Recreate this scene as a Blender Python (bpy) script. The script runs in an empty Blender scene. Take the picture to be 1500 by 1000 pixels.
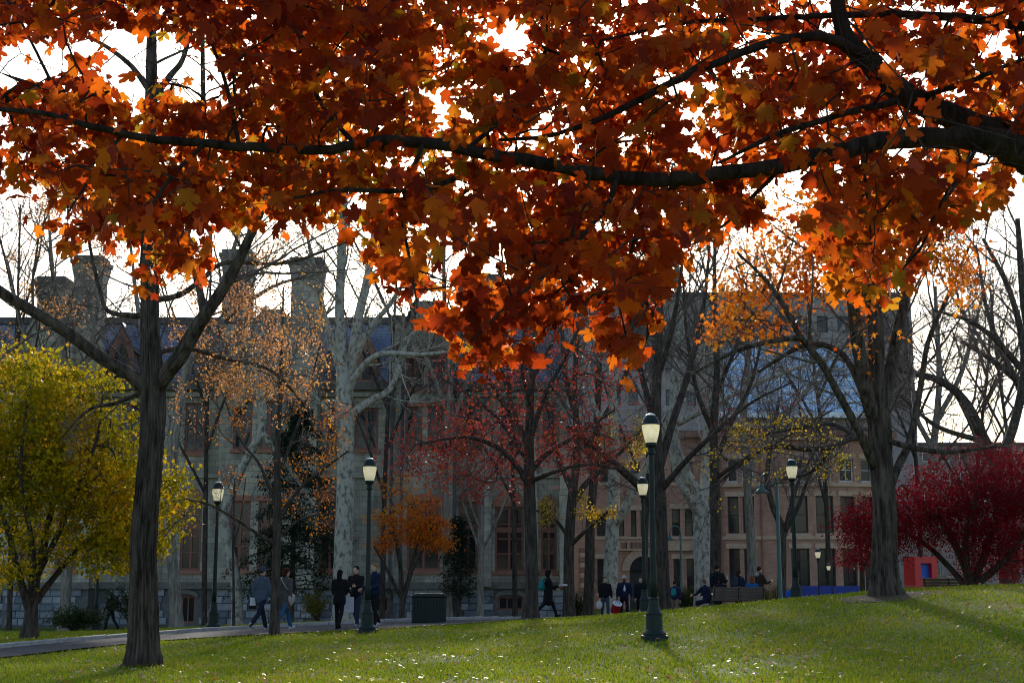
import bpy, bmesh, math, random
import numpy as np
from mathutils import Vector, Matrix

# ------------------------------------------------------------------ camera, sky, sun, exposure
SC = bpy.context.scene
COL = SC.collection
EYE = 1.65
FPX = 2000.0
PITCH = math.atan(340 / FPX)
SUN_EL = 22.2
cam_d = bpy.data.cameras.new('camera')
cam_d.sensor_width = 36.0
cam_d.lens = 36.0 * FPX / 1500.0
cam_d.clip_start = 0.1
cam_d.clip_end = 5000
cam = bpy.data.objects.new('camera', cam_d)
cam.location = (0, 0, EYE)
cam.rotation_euler = (math.pi / 2 + PITCH, 0, 0)
COL.objects.link(cam)
SC.camera = cam

world = bpy.data.worlds.new('World')
SC.world = world
world.use_nodes = True
wn = world.node_tree.nodes
wl = world.node_tree.links
sky = wn.new('ShaderNodeTexSky')
sky.sky_type = 'NISHITA'
sky.sun_disc = False
sky.sun_elevation = math.radians(SUN_EL)
sky.sun_rotation = 0.0
sky.air_density = 1.0
sky.dust_density = 1.6
sky.ozone_density = 1.0
bg = wn['Background']
wl.new(sky.outputs[0], bg.inputs[0])
bg.inputs[1].default_value = 0.15

sun_d = bpy.data.lights.new('sun', 'SUN')
sun_d.energy = 5.0
sun_d.angle = math.radians(3.0)   # thin high cloud softens the shadows
sun_d.color = (1.0, 0.93, 0.82)
sun = bpy.data.objects.new('sun', sun_d)
e_ = math.radians(SUN_EL)
sun.rotation_euler = Vector((0, -math.cos(e_), -math.sin(e_))).to_track_quat('-Z', 'Y').to_euler()
sun.location = (0, 60, 60)
COL.objects.link(sun)

SC.view_settings.view_transform = 'Standard'
SC.view_settings.look = 'None'
SC.view_settings.gamma = 1.0
SC.view_settings.exposure = 0.75
SC.view_settings.use_curve_mapping = False
SC.render.engine = 'CYCLES'
SC.cycles.use_denoising = True
SC.cycles.filter_width = 1.1
SC.cycles.max_bounces = 8
SC.cycles.transparent_max_bounces = 6

RNG = np.random.default_rng(11)
random.seed(5)
CP, SP = math.cos(PITCH), math.sin(PITCH)

# ------------------------------------------------------------------ helpers
def P(px, py, D):
    """the point that lies D metres ahead (world y) and is seen at px,py of the 1500x1000 photograph"""
    u = (px - 750) / FPX
    v = (500 - py) / FPX
    t = D / (CP - v * SP)
    return np.array((u * t, D, EYE + t * (SP + v * CP)))

def proj(p):
    p = np.asarray(p, float)
    y, z = p[..., 1], p[..., 2] - EYE
    f = y * CP + z * SP
    v = (-y * SP + z * CP) / f
    return 750 + FPX * p[..., 0] / f, 500 - FPX * v

def sst(a, b, x):
    t = np.clip((np.asarray(x, float) - a) / (b - a), 0, 1)
    return t * t * (3 - 2 * t)

def ground(x, y):
    x = np.asarray(x, float); y = np.asarray(y, float)
    z = 1.35 * np.exp(-.5 * ((x - 14) / 8) ** 2 - .5 * ((y - 36) / 8) ** 2)
    z = z - .85 * sst(45, 80, y) - .5 * sst(-4, -18, x) * sst(28, 58, y)
    return z

def gz(x, y):
    return float(ground(x, y))

def raw(name, verts, faces, mat=None, parent=None, smooth=False, uniform=None):
    """mesh object; faces = list of index lists, or an (n,k) int array"""
    me = bpy.data.meshes.new(name)
    verts = np.asarray(verts, np.float32)
    if isinstance(faces, np.ndarray):
        n, k = faces.shape
        me.vertices.add(len(verts)); me.vertices.foreach_set('co', verts.ravel())
        me.loops.add(n * k); me.loops.foreach_set('vertex_index', faces.astype(np.int32).ravel())
        me.polygons.add(n); me.polygons.foreach_set('loop_start', np.arange(0, n * k, k, dtype=np.int32))
        me.update(calc_edges=True)
    else:
        me.from_pydata([tuple(map(float, v)) for v in verts], [], faces)
        me.update()
    if smooth and len(me.polygons):
        me.polygons.foreach_set('use_smooth', np.ones(len(me.polygons), bool))
    if mat is not None:
        me.materials.append(mat)
    return link(name, me, parent)

def link(name, me, parent=None, loc=None, rot=None, scale=None):
    o = bpy.data.objects.new(name, me)
    COL.objects.link(o)
    if parent is not None: o.parent = parent
    if loc is not None: o.location = tuple(float(q) for q in loc)
    if rot is not None: o.rotation_euler = rot
    if scale is not None: o.scale = scale if hasattr(scale, '__len__') else (scale,) * 3
    return o

def tag(o, label=None, cat=None, group=None, kind=None):
    if label: o['label'] = label
    if cat: o['category'] = cat
    if group: o['group'] = group
    if kind: o['kind'] = kind
    return o

def empty(name, loc=(0, 0, 0), rz=0.0, label=None, cat=None, group=None):
    o = link(name, None, None, loc, (0, 0, rz))
    o.empty_display_size = 0.2
    return tag(o, label, cat, group)

class MB:
    """collects boxes, prisms, lathes and tubes into ONE mesh"""
    def __init__(s): s.v = []; s.f = []
    def add(s, v, f):
        b = len(s.v)
        s.v += [tuple(map(float, q)) for q in v]
        s.f += [[b + i for i in q] for q in f]
        return s
    def box(s, x0, x1, y0, y1, z0, z1, bev=0.0):
        if bev <= 0:
            v = [(x, y, z) for z in (z0, z1) for y in (y0, y1) for x in (x0, x1)]
            f = [(0, 2, 3, 1), (4, 5, 7, 6), (0, 1, 5, 4), (2, 6, 7, 3), (0, 4, 6, 2), (1, 3, 7, 5)]
            return s.add(v, f)
        b = bev   # chamfered front/back outline, pushed edges
        xs = (x0, x1); v = []
        for (yy, q) in ((y0, b), (y0 + b, 0), (y1 - b, 0), (y1, b)):
            v += [(x0 + q, yy, z0 + q), (x1 - q, yy, z0 + q), (x1 - q, yy, z1 - q), (x0 + q, yy, z1 - q)]
        f = [(0, 1, 2, 3), (15, 14, 13, 12)]
        for r in range(3):
            for i in range(4):
                j = (i + 1) % 4
                f.append((r * 4 + i, r * 4 + 4 + i, r * 4 + 4 + j, r * 4 + j))
        return s.add(v, f)
    def lathe(s, prof, n=16, c=(0, 0, 0), a0=0.0):
        v = []; f = []
        m = len(prof)
        for (r, z) in prof:
            for k in range(n):
                a = a0 + 2 * math.pi * k / n
                v.append((c[0] + r * math.cos(a), c[1] + r * math.sin(a), c[2] + z))
        for i in range(m - 1):
            for k in range(n):
                k2 = (k + 1) % n
                f.append((i * n + k, i * n + k2, i * n + n + k2, i * n + n + k))
        f.append(tuple(range(n - 1, -1, -1))); f.append(tuple((m - 1) * n + k for k in range(n)))
        return s.add(v, f)
    def prism(s, poly, y0, y1):
        """poly = (x,z) outline, extruded along y"""
        n = len(poly)
        v = [(x, y0, z) for x, z in poly] + [(x, y1, z) for x, z in poly]
        f = [tuple(range(n)), tuple(range(2 * n - 1, n - 1, -1))]
        for i in range(n):
            j = (i + 1) % n
            f.append((i, n + i, n + j, j))
        return s.add(v, f)
    def tube(s, pts, rad, n=8):
        v, f = tubes(np.asarray(pts, float)[None], np.broadcast_to(np.asarray(rad, float), (len(pts),))[None], n)
        b = len(s.v)
        s.v += [tuple(q) for q in v.tolist()]
        s.f += [[b + i for i in q] for q in f.tolist()]
        m = len(pts)
        s.f.append([b + k for k in range(n - 1, -1, -1)]); s.f.append([b + (m - 1) * n + k for k in range(n)])
        return s
    def build(s, name, mat, parent=None, smooth=False):
        return raw(name, s.v, s.f, mat, parent, smooth)

def norm(a):
    return a / np.maximum(np.linalg.norm(a, axis=-1, keepdims=True), 1e-9)

def tubes(pts, rad, n, mult=None):
    """pts (N,P,3), rad (N,P) -> verts, quads"""
    N, Pn, _ = pts.shape
    T = np.empty_like(pts)
    T[:, 1:-1] = pts[:, 2:] - pts[:, :-2]
    T[:, 0] = pts[:, 1] - pts[:, 0]
    T[:, -1] = pts[:, -1] - pts[:, -2]
    T = norm(T)
    mean = np.abs(norm(pts[:, -1] - pts[:, 0]))
    ref = np.zeros((N, 3)); ref[np.arange(N), mean.argmin(1)] = 1
    A = norm(np.cross(T, ref[:, None, :]))
    B = np.cross(T, A)
    a = np.arange(n) * 2 * np.pi / n
    R = rad[:, :, None] if mult is None else rad[:, :, None] * mult
    v = pts[:, :, None, :] + (A[:, :, None, :] * np.cos(a)[None, None, :, None] + B[:, :, None, :] * np.sin(a)[None, None, :, None]) * R[..., None]
    idx = np.arange(N * Pn * n).reshape(N, Pn, n)
    i0 = idx[:, :-1]; i1 = idx[:, 1:]
    f = np.stack([i0, np.roll(i0, -1, 2), np.roll(i1, -1, 2), i1], -1).reshape(-1, 4)
    return v.reshape(-1, 3), f

def catmull(pts, m):
    """resample control rows (any columns) to m rows"""
    p = np.asarray(pts, float)
    if len(p) == 2:
        t = np.linspace(0, 1, m)[:, None]
        return p[0] * (1 - t) + p[1] * t
    d = np.r_[0, np.cumsum(np.linalg.norm(np.diff(p[:, :3], axis=0), axis=1))]
    q = np.vstack([2 * p[0] - p[1], p, 2 * p[-1] - p[-2]])
    out = []
    for s_ in np.linspace(0, d[-1], m):
        i = min(max(np.searchsorted(d, s_, 'right') - 1, 0), len(p) - 2)
        t = (s_ - d[i]) / max(d[i + 1] - d[i], 1e-9)
        a, b, c, e = q[i], q[i + 1], q[i + 2], q[i + 3]
        out.append(.5 * (2 * b + (c - a) * t + (2 * a - 5 * b + 4 * c - e) * t * t + (3 * b - a - 3 * c + e) * t ** 3))
    return np.array(out)

# ------------------------------------------------------------------ materials
def nt(name):
    m = bpy.data.materials.new(name); m.use_nodes = True
    return m, m.node_tree.nodes, m.node_tree.links, m.node_tree.nodes['Principled BSDF']

def ramp(n, stops):
    r = n.new('ShaderNodeValToRGB')
    els = r.color_ramp.elements
    while len(els) < len(stops): els.new(.5)
    for e, (p, c) in zip(els, stops):
        e.position = p; e.color = (*c, 1)
    return r

def pmat(name, stops, scale=4.0, rough=.85, bump=.0, stretch=(1, 1, 1), detail=6, metallic=0.0, spec=.3, dist=0.02, bscale=None):
    """noise-driven procedural colour with fine relief"""
    m, n, l, b = nt(name)
    tc = n.new('ShaderNodeTexCoord'); mp = n.new('ShaderNodeMapping')
    mp.inputs['Scale'].default_value = stretch
    l.new(tc.outputs['Object'], mp.inputs[0])
    nz = n.new('ShaderNodeTexNoise'); nz.inputs['Scale'].default_value = scale; nz.inputs['Detail'].default_value = detail
    nz.inputs['Roughness'].default_value = .62
    l.new(mp.outputs[0], nz.inputs[0])
    r = ramp(n, stops); l.new(nz.outputs[0], r.inputs[0]); l.new(r.outputs[0], b.inputs['Base Color'])
    b.inputs['Roughness'].default_value = rough
    b.inputs['Metallic'].default_value = metallic
    b.inputs['Specular IOR Level'].default_value = spec
    if bump:
        nb = n.new('ShaderNodeTexNoise'); nb.inputs['Scale'].default_value = bscale or scale * 3; nb.inputs['Detail'].default_value = 8
        l.new(mp.outputs[0], nb.inputs[0])
        bp = n.new('ShaderNodeBump'); bp.inputs['Strength'].default_value = bump; bp.inputs['Distance'].default_value = dist
        l.new(nb.outputs[0], bp.inputs['Height']); l.new(bp.outputs[0], b.inputs['Normal'])
    return m

def flat(name, c, rough=.7, spec=.3, metallic=0.0, var=.18, scale=6):
    d = tuple(q * (1 - var) for q in c); u = tuple(min(1, q * (1 + var)) for q in c)
    return pmat(name, [(.3, d), (.7, u)], scale, rough, .15, spec=spec, metallic=metallic)

def leafmat(name, stops, trans=.55, gloss=.12, scale=.5, refl=.65):
    """leaf blades: colour differs from leaf to leaf, light passes through"""
    m, n, l, b = nt(name)
    out = n['Material Output']
    ge = n.new('ShaderNodeNewGeometry'); oi = n.new('ShaderNodeObjectInfo')
    ad = n.new('ShaderNodeMath'); ad.operation = 'ADD'
    l.new(ge.outputs['Random Per Island'], ad.inputs[0]); l.new(oi.outputs['Random'], ad.inputs[1])
    fr = n.new('ShaderNodeMath'); fr.operation = 'FRACT'; l.new(ad.outputs[0], fr.inputs[0])
    tc = n.new('ShaderNodeTexCoord')
    nz = n.new('ShaderNodeTexNoise'); nz.inputs['Scale'].default_value = scale; nz.inputs['Detail'].default_value = 3
    l.new(ge.outputs['Position'], nz.inputs[0])
    mx = n.new('ShaderNodeMath'); mx.operation = 'MULTIPLY_ADD'; mx.inputs[1].default_value = .55; l.new(fr.outputs[0], mx.inputs[0])
    m2 = n.new('ShaderNodeMath'); m2.operation = 'MULTIPLY_ADD'; m2.inputs[1].default_value = 1.3; m2.inputs[2].default_value = -.42
    l.new(nz.outputs[0], m2.inputs[0]); l.new(m2.outputs[0], mx.inputs[2])
    r = ramp(n, stops); l.new(mx.outputs[0], r.inputs[0])
    dk = n.new('ShaderNodeMix'); dk.data_type = 'RGBA'; dk.blend_type = 'MULTIPLY'; dk.inputs[0].default_value = 1; dk.inputs[7].default_value = (refl, refl, refl, 1)
    l.new(r.outputs[0], dk.inputs[6]); l.new(dk.outputs[2], b.inputs['Base Color']); b.inputs['Roughness'].default_value = .5; b.inputs['Specular IOR Level'].default_value = gloss
    tr = n.new('ShaderNodeBsdfTranslucent')
    l.new(r.outputs[0], tr.inputs[0])
    ms = n.new('ShaderNodeMixShader'); ms.inputs[0].default_value = trans
    l.new(b.outputs[0], ms.inputs[1]); l.new(tr.outputs[0], ms.inputs[2]); l.new(ms.outputs[0], out.inputs[0])
    return m

def barkmat(name, dark, light, sc=9.0, patch=None):
    m, n, l, b = nt(name)
    tc = n.new('ShaderNodeTexCoord'); mp = n.new('ShaderNodeMapping'); mp.inputs['Scale'].default_value = (1, 1, .16 if patch is None else .6)
    l.new(tc.outputs['Object'], mp.inputs[0])
    nz = n.new('ShaderNodeTexNoise'); nz.inputs['Scale'].default_value = sc; nz.inputs['Detail'].default_value = 9; nz.inputs['Roughness'].default_value = .68
    l.new(mp.outputs[0], nz.inputs[0])
    if patch is None:
        r = ramp(n, [(.38, dark), (.62, light)])
    else:
        r = ramp(n, [(.30, patch), (.42, dark), (.5, light), (.72, tuple(min(1, q * 1.15) for q in light))])
    l.new(nz.outputs[0], r.inputs[0]); l.new(r.outputs[0], b.inputs['Base Color'])
    b.inputs['Roughness'].default_value = .92; b.inputs['Specular IOR Level'].default_value = .15
    bp = n.new('ShaderNodeBump'); bp.inputs['Strength'].default_value = .8 if patch is None else .3; bp.inputs['Distance'].default_value = .03
    l.new(nz.outputs[0], bp.inputs['Height']); l.new(bp.outputs[0], b.inputs['Normal'])
    return m

M = {}
M['bark'] = barkmat('furrowed_bark', (.016, .012, .010), (.115, .092, .074))
M['bark_dark'] = barkmat('dark_bark', (.022, .018, .015), (.085, .068, .056), 12)
M['bark_maple'] = barkmat('maple_bark', (.015, .012, .010), (.055, .044, .036), 14)
M['bark_pale'] = barkmat('sycamore_bark', (.15, .14, .115), (.33, .315, .27), 6, patch=(.08, .068, .05))
M['bark_grey'] = barkmat('grey_bark', (.10, .085, .07), (.27, .24, .205), 10)
M['twig'] = barkmat('twig_bark', (.07, .052, .047), (.17, .135, .12), 10)
M['leaf_maple'] = leafmat('maple_leaf', [(.0, (.18, .18, .012)), (.16, (.40, .22, .012)), (.32, (.58, .15, .008)), (.5, (.54, .085, .006)), (.72, (.36, .042, .006)), (1., (.20, .018, .006))], .60, .12, .45, .36)
M['leaf_orange'] = leafmat('orange_leaf', [(.0, (.68, .34, .025)), (.4, (.70, .23, .016)), (.7, (.66, .14, .012)), (1., (.46, .06, .012))], .55, .12, .5, .95)
M['leaf_yellow'] = leafmat('yellow_green_leaf', [(.0, (.11, .125, .006)), (.3, (.22, .21, .007)), (.55, (.44, .32, .008)), (.8, (.62, .37, .01)), (1., (.60, .21, .012))], .52, .06, .6, .9)
M['leaf_gold'] = leafmat('golden_leaf', [(.0, (.45, .36, .03)), (.5, (.68, .46, .03)), (1., (.66, .28, .02))], .5, .12, .5, .95)
M['leaf_red'] = leafmat('red_leaf', [(.0, (.42, .10, .015)), (.3, (.32, .045, .02)), (.6, (.25, .03, .035)), (1., (.34, .085, .085))], .45, .08, .4, 1.0)
M['leaf_crimson'] = leafmat('crimson_leaf', [(.0, (.17, .010, .009)), (.5, (.21, .008, .016)), (.8, (.15, .005, .017)), (1., (.28, .036, .014))], .42, .02, .9)
M['leaf_tan'] = leafmat('tan_fruit_leaf', [(.0, (.66, .34, .05)), (.4, (.64, .30, .08)), (.8, (.56, .26, .14)), (1., (.5, .3, .2))], .4, .1, .5, .7)
M['leaf_needle'] = leafmat('dark_needle', [(.0, (.012, .03, .016)), (1., (.03, .06, .026))], .2)
M['leaf_shrub'] = leafmat('shrub_leaf', [(.0, (.03, .055, .02)), (.6, (.06, .08, .025)), (1., (.12, .11, .03))], .4)
M['leaf_shrub_y'] = leafmat('yellowish_shrub_leaf', [(.0, (.10, .12, .02)), (1., (.26, .22, .03))], .4)
M['leaf_fallen'] = leafmat('fallen_leaf', [(.0, (.30, .20, .08)), (.3, (.46, .34, .17)), (.5, (.40, .18, .05)), (.68, (.50, .40, .25)), (.82, (.42, .11, .025)), (1., (.55, .30, .05))], .3, .3, 3)
M['grass_blade'] = leafmat('grass_blade', [(.0, (.11, .165, .010)), (.35, (.175, .24, .012)), (.62, (.24, .275, .016)), (.87, (.32, .28, .03)), (1., (.36, .27, .06))], .5, .08, .45, 1.0)
M['green_iron'] = pmat('dark_green_painted_iron', [(.3, (.005, .014, .013)), (.7, (.010, .022, .020))], 9, .5, .12, spec=.25)
M['teal_iron'] = pmat('teal_painted_iron', [(.3, (.014, .075, .07)), (.7, (.025, .11, .10))], 9, .4, .12, spec=.5)
M['black_iron'] = pmat('black_iron', [(.3, (.012, .012, .013)), (.7, (.03, .03, .03))], 9, .5, .1)
M['path'] = pmat('worn_path_paving', [(.25, (.05, .05, .056)), (.5, (.072, .068, .07)), (.75, (.10, .09, .088))], 1.3, .9, .3, detail=10, spec=.08)
M['kerb'] = pmat('granite_kerb', [(.3, (.24, .235, .23)), (.7, (.38, .37, .36))], 6, .85, .3)
M['mulch'] = pmat('bark_mulch', [(.3, (.03, .02, .013)), (.7, (.085, .055, .035))], 14, .95, .8)
# ------------------------------------------------------------------ terrain, lawn, path
def lawn_material():
    m, n, l, b = nt('lawn')
    ge = n.new('ShaderNodeNewGeometry')
    n1 = n.new('ShaderNodeTexNoise'); n1.inputs['Scale'].default_value = .35; n1.inputs['Detail'].default_value = 8
    n2 = n.new('ShaderNodeTexNoise'); n2.inputs['Scale'].default_value = 9; n2.inputs['Detail'].default_value = 10
    l.new(ge.outputs['Position'], n1.inputs[0]); l.new(ge.outputs['Position'], n2.inputs[0])
    r1 = ramp(n, [(.3, (.065, .105, .012)), (.5, (.095, .135, .014)), (.66, (.14, .13, .03)), (.78, (.16, .115, .05))])
    l.new(n1.outputs[0], r1.inputs[0])
    r2 = ramp(n, [(.3, (.5, .5, .5)), (.7, (1.25, 1.2, 1.1))]); l.new(n2.outputs[0], r2.inputs[0])
    mx = n.new('ShaderNodeMix'); mx.data_type = 'RGBA'; mx.blend_type = 'MULTIPLY'; mx.inputs[0].default_value = 1
    l.new(r1.outputs[0], mx.inputs[6]); l.new(r2.outputs[0], mx.inputs[7])
    l.new(mx.outputs[2], b.inputs['Base Color']); b.inputs['Roughness'].default_value = .95; b.inputs['Specular IOR Level'].default_value = .1
    bp = n.new('ShaderNodeBump'); bp.inputs['Strength'].default_value = .7; bp.inputs['Distance'].default_value = .05
    l.new(n2.outputs[0], bp.inputs['Height']); l.new(bp.outputs[0], b.inputs['Normal'])
    return m

xs = np.unique(np.r_[np.linspace(-900, -40, 12), np.arange(-40, 45, .8), np.linspace(45, 900, 12)])
ys = np.unique(np.r_[np.linspace(-200, -5, 6), np.arange(-5, 100, .8), np.linspace(100, 2500, 14)])
X, Y = np.meshgrid(xs, ys)
V = np.stack([X, Y, ground(X, Y)], -1).reshape(-1, 3)
nx, ny = len(xs), len(ys)
I = np.arange(nx * ny).reshape(ny, nx)
F = np.stack([I[:-1, :-1], I[:-1, 1:], I[1:, 1:], I[1:, :-1]], -1).reshape(-1, 4)
tag(raw('ground', V, F, lawn_material(), None, True), kind='structure')

PNEAR = [(-13.5, 16), (-11.4, 22), (-10.1, 27), (-9.4, 31), (-8.4, 34.8), (-6.4, 37.2), (-3.9, 38.8), (-1.9, 40.6), (.4, 44.4), (3.0, 50), (6.2, 56), (11, 61), (20, 66), (40, 70)]
PFAR = [(-16.5, 17), (-13.2, 23.6), (-11.7, 28.6), (-11.0, 33.2), (-10.1, 37.6), (-8.8, 41.2), (-6.8, 43.6), (-4.6, 46.0), (-2.1, 50), (.8, 55.5), (4.4, 62), (9, 68), (18, 74), (38, 78)]
near = catmull(PNEAR, 110); far = catmull(PFAR, 110)
def strip(name, a, b, lift, mat, cols=7, **k):
    t = np.linspace(0, 1, cols)[None, :, None]
    xy = a[:, None, :] * (1 - t) + b[:, None, :] * t
    z = ground(xy[..., 0], xy[..., 1]) + lift
    v = np.concatenate([xy, z[..., None]], -1).reshape(-1, 3)
    i = np.arange(len(v)).reshape(len(a), cols)
    f = np.stack([i[:-1, :-1], i[:-1, 1:], i[1:, 1:], i[1:, :-1]], -1).reshape(-1, 4)[:, ::-1].copy()
    return tag(raw(name, v, f, mat), **k)
strip('path', near, far, .035, M['path'], kind='structure')

# kerb along the far edge: real stones with joints
kerb = empty('kerb'); kerb['kind'] = 'structure'
def polyline_at(pts, s):
    d = np.r_[0, np.cumsum(np.linalg.norm(np.diff(pts, axis=0), axis=1))]
    return np.stack([np.interp(s, d, pts[:, 0]), np.interp(s, d, pts[:, 1])], -1), d[-1]
dense = catmull(PFAR, 400)
_, KL = polyline_at(dense, np.array([0.]))
kst = MB().box(-.5, .5, -.09, .09, -.15, .13, .012); kme = None
s_ = 0.0
while s_ < min(KL - 2, 62):
    L = 1.25
    (a, b_), _ = polyline_at(dense, np.array([s_ + .01, s_ + L - .01]))
    mid = (a + b_) / 2
    if kme is None:
        o = kst.build('kerb_stone', M['kerb'], kerb); kme = o.data
    else:
        o = link('kerb_stone', kme, kerb)
    o.location = (mid[0], mid[1], gz(*mid) + random.uniform(-.006, .006))
    o.rotation_euler = (0, 0, math.atan2(b_[1] - a[1], b_[0] - a[0]))
    o.scale = (np.linalg.norm(b_ - a) * .985, 1, 1)
    s_ += L

# paved forecourt where the groups stand, beyond the rise
fo_a = catmull([(5.5, 47), (8, 46.8), (12, 47.2), (20, 48.5), (30, 50)], 30); fo_b = catmull([(6.8, 57.4), (9, 60), (13, 62.5), (21, 66.5), (31, 68)], 30)
strip('forecourt', fo_a, fo_b, .028, M['path'], 12, kind='structure')

def in_path(x, y):
    d2 = None
    c = catmull([tuple((np.array(a) + np.array(b)) / 2) + (np.linalg.norm(np.array(a) - np.array(b)) / 2,) for a, b in zip(PNEAR, PFAR)], 160)
    best = np.full(x.shape, 1e9)
    for (cx, cy, h) in c:
        best = np.minimum(best, np.hypot(x - cx, y - cy) - h * .93)
    return best < 0

def lawn_points(n, y0, y1, spread=.46):
    # more of them where the ground is close
    y = y0 * (y1 / y0) ** RNG.random(n)
    x = (RNG.random(n) * 2 - 1) * (spread * y + 1.5)
    k = ~in_path(x, y) & ~((x > 5.3) & (y > 47) & (y < 68))
    return x[k], y[k]

def grass():
    x, y = lawn_points(240000, 13, 60)
    thin = np.sin(x * .9 + 1.7 * np.sin(y * .37)) * np.sin(y * .71 + 1.3 * np.sin(x * .53))
    kp = RNG.random(len(x)) < np.where(thin > .62, .5, 1.0); x, y = x[kp], y[kp]
    n = len(x)
    h = (.035 + .055 * RNG.random(n)) * (1 + .25 * np.sin(x * 1.7) * np.sin(y * 1.3))
    a = RNG.random(n) * 2 * np.pi
    w = .006 + .009 * RNG.random(n) + .0002 * y
    lean = RNG.normal(0, .5, (n, 2)) * h[:, None]
    z = ground(x, y)
    v = np.empty((n, 3, 3))
    v[:, 0] = np.stack([x - w * np.cos(a), y - w * np.sin(a), z - .01], -1)
    v[:, 1] = np.stack([x + w * np.cos(a), y + w * np.sin(a), z - .01], -1)
    v[:, 2] = np.stack([x + lean[:, 0], y + lean[:, 1], z + h], -1)
    f = np.arange(n * 3).reshape(n, 3)
    tag(raw('lawn_grass', v.reshape(-1, 3), f, M['grass_blade']), 'short green and yellowing grass covering the sloping lawn', 'grass', kind='stuff')
grass()

# maple leaf outline, unit length, base at the origin, tip at +y
_h = [(.14, -.06), (.33, .01), (.44, .05), (.31, .17), (.36, .22), (.60, .33), (.52, .43), (.66, .60), (.45, .59), (.39, .67), (.21, .53), (.19, .67), (.28, .76), (.14, .83)]
_out = [(0, 0)] + _h + [(0, 1.0)] + [(-x, y) for x, y in reversed(_h)]
def leaf_template(out, cup=.22, fold=.18):
    v = [(0, .34, 0)] + [(x, y, 0) for x, y in out]
    v = np.array(v)
    v[:, 2] = -cup * v[:, 0] ** 2 * 1.5 - fold * (v[:, 1] - .35) ** 2 + .1 * np.abs(v[:, 0])
    m = len(out)
    f = np.array([(0, 1 + i, 1 + (i + 1) % m) for i in range(m)])
    return v, f
LEAF_MAPLE = leaf_template(_out)
_sm = [(0, 0), (.3, .05), (.22, .25), (.55, .5), (.2, .55), (0, 1), (-.2, .55), (-.55, .5), (-.22, .25), (-.3, .05)]
_mid = [(.30, -.02), (.42, .06), (.32, .20), (.60, .34), (.66, .60), (.40, .64), (.21, .53), (.26, .76)]
LEAF_MAPLE_MID = leaf_template([(0, 0)] + _mid + [(0, 1.0)] + [(-x, y) for x, y in reversed(_mid)])
LEAF_STAR = leaf_template(_sm)
LEAF_OVAL = (np.array([(0, 0, 0), (.36, .45, .08), (0, 1, -.05), (-.36, .45, .08)]), np.array([(0, 1, 2), (0, 2, 3)]))
LEAF_FINE = (np.array([(0, 0, 0), (.2, .5, .05), (0, 1, -.05), (-.2, .5, .05)]), np.array([(0, 1, 2), (0, 2, 3)]))

def leaf_frames(tip, n, roll=1.0):
    """rotation matrices with local y along tip and a random roll"""
    tip = norm(tip)
    up = np.tile(np.array((0., 0, 1)), (n, 1)); up += RNG.normal(0, roll, (n, 3))
    z = norm(up - (up * tip).sum(1, keepdims=True) * tip)
    x = np.cross(tip, z)
    return np.stack([x, tip, z], -1)

def leaf_mesh(name, pos, R, size, template, mat, parent=None):
    tv, tf = template
    tvn = np.repeat(tv[None], len(pos), 0); tvn[:, :, 2] *= RNG.uniform(-.6, 3.2, len(pos))[:, None]; tvn[:, :, 0] *= RNG.uniform(.7, 1.1, len(pos))[:, None]
    v = np.einsum('nij,nkj->nki', R, tvn) * size[:, None, None] + pos[:, None, :]
    f = tf[None] + (np.arange(len(pos)) * len(tv))[:, None, None]
    return raw(name, v.reshape(-1, 3), f.reshape(-1, 3), mat, parent)

def fallen():
    x, y = lawn_points(9000, 13, 62)
    keep = RNG.random(len(x)) < .45 + .5 * (np.sin(x * .6 + 1) * np.sin(y * .45) > -.2)
    x, y = x[keep], y[keep]; n = len(x)
    pos = np.stack([x, y, ground(x, y) + .05 + .02 * RNG.random(n)], -1)
    tip = np.stack([RNG.normal(0, 1, n), RNG.normal(0, 1, n), RNG.normal(0, .3, n)], -1)
    R = leaf_frames(tip, n, .45)
    o = leaf_mesh('fallen_leaves', pos, R, .04 + .07 * RNG.random(n) ** 1.8, LEAF_STAR, M['leaf_fallen'])
    tag(o, 'dry tan and orange leaves scattered over the lawn', 'leaves', kind='stuff')
fallen()

def mulch(px, D, r, seed):
    c = P(px, 840, D)
    rg = np.random.default_rng(seed)
    v = [(c[0], D, gz(c[0], D) + .07)]; f = []
    n = 28
    for j, q in enumerate((.5, 1)):
        for k in range(n):
            a = 2 * math.pi * k / n
            rr = r * q * (1 + .12 * math.sin(3 * a + seed) + .06 * rg.normal())
            x, y = c[0] + rr * math.cos(a), D + rr * math.sin(a) * .9
            v.append((x, y, gz(x, y) + (.06 if j == 0 else .01)))
    for k in range(n):
        k2 = (k + 1) % n
        f.append((0, 1 + k, 1 + k2)); f.append((1 + k, 1 + n + k, 1 + n + k2, 1 + k2))
    tag(raw('mulch_bed', v, f, M['mulch'], None, True), kind='structure')
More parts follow.
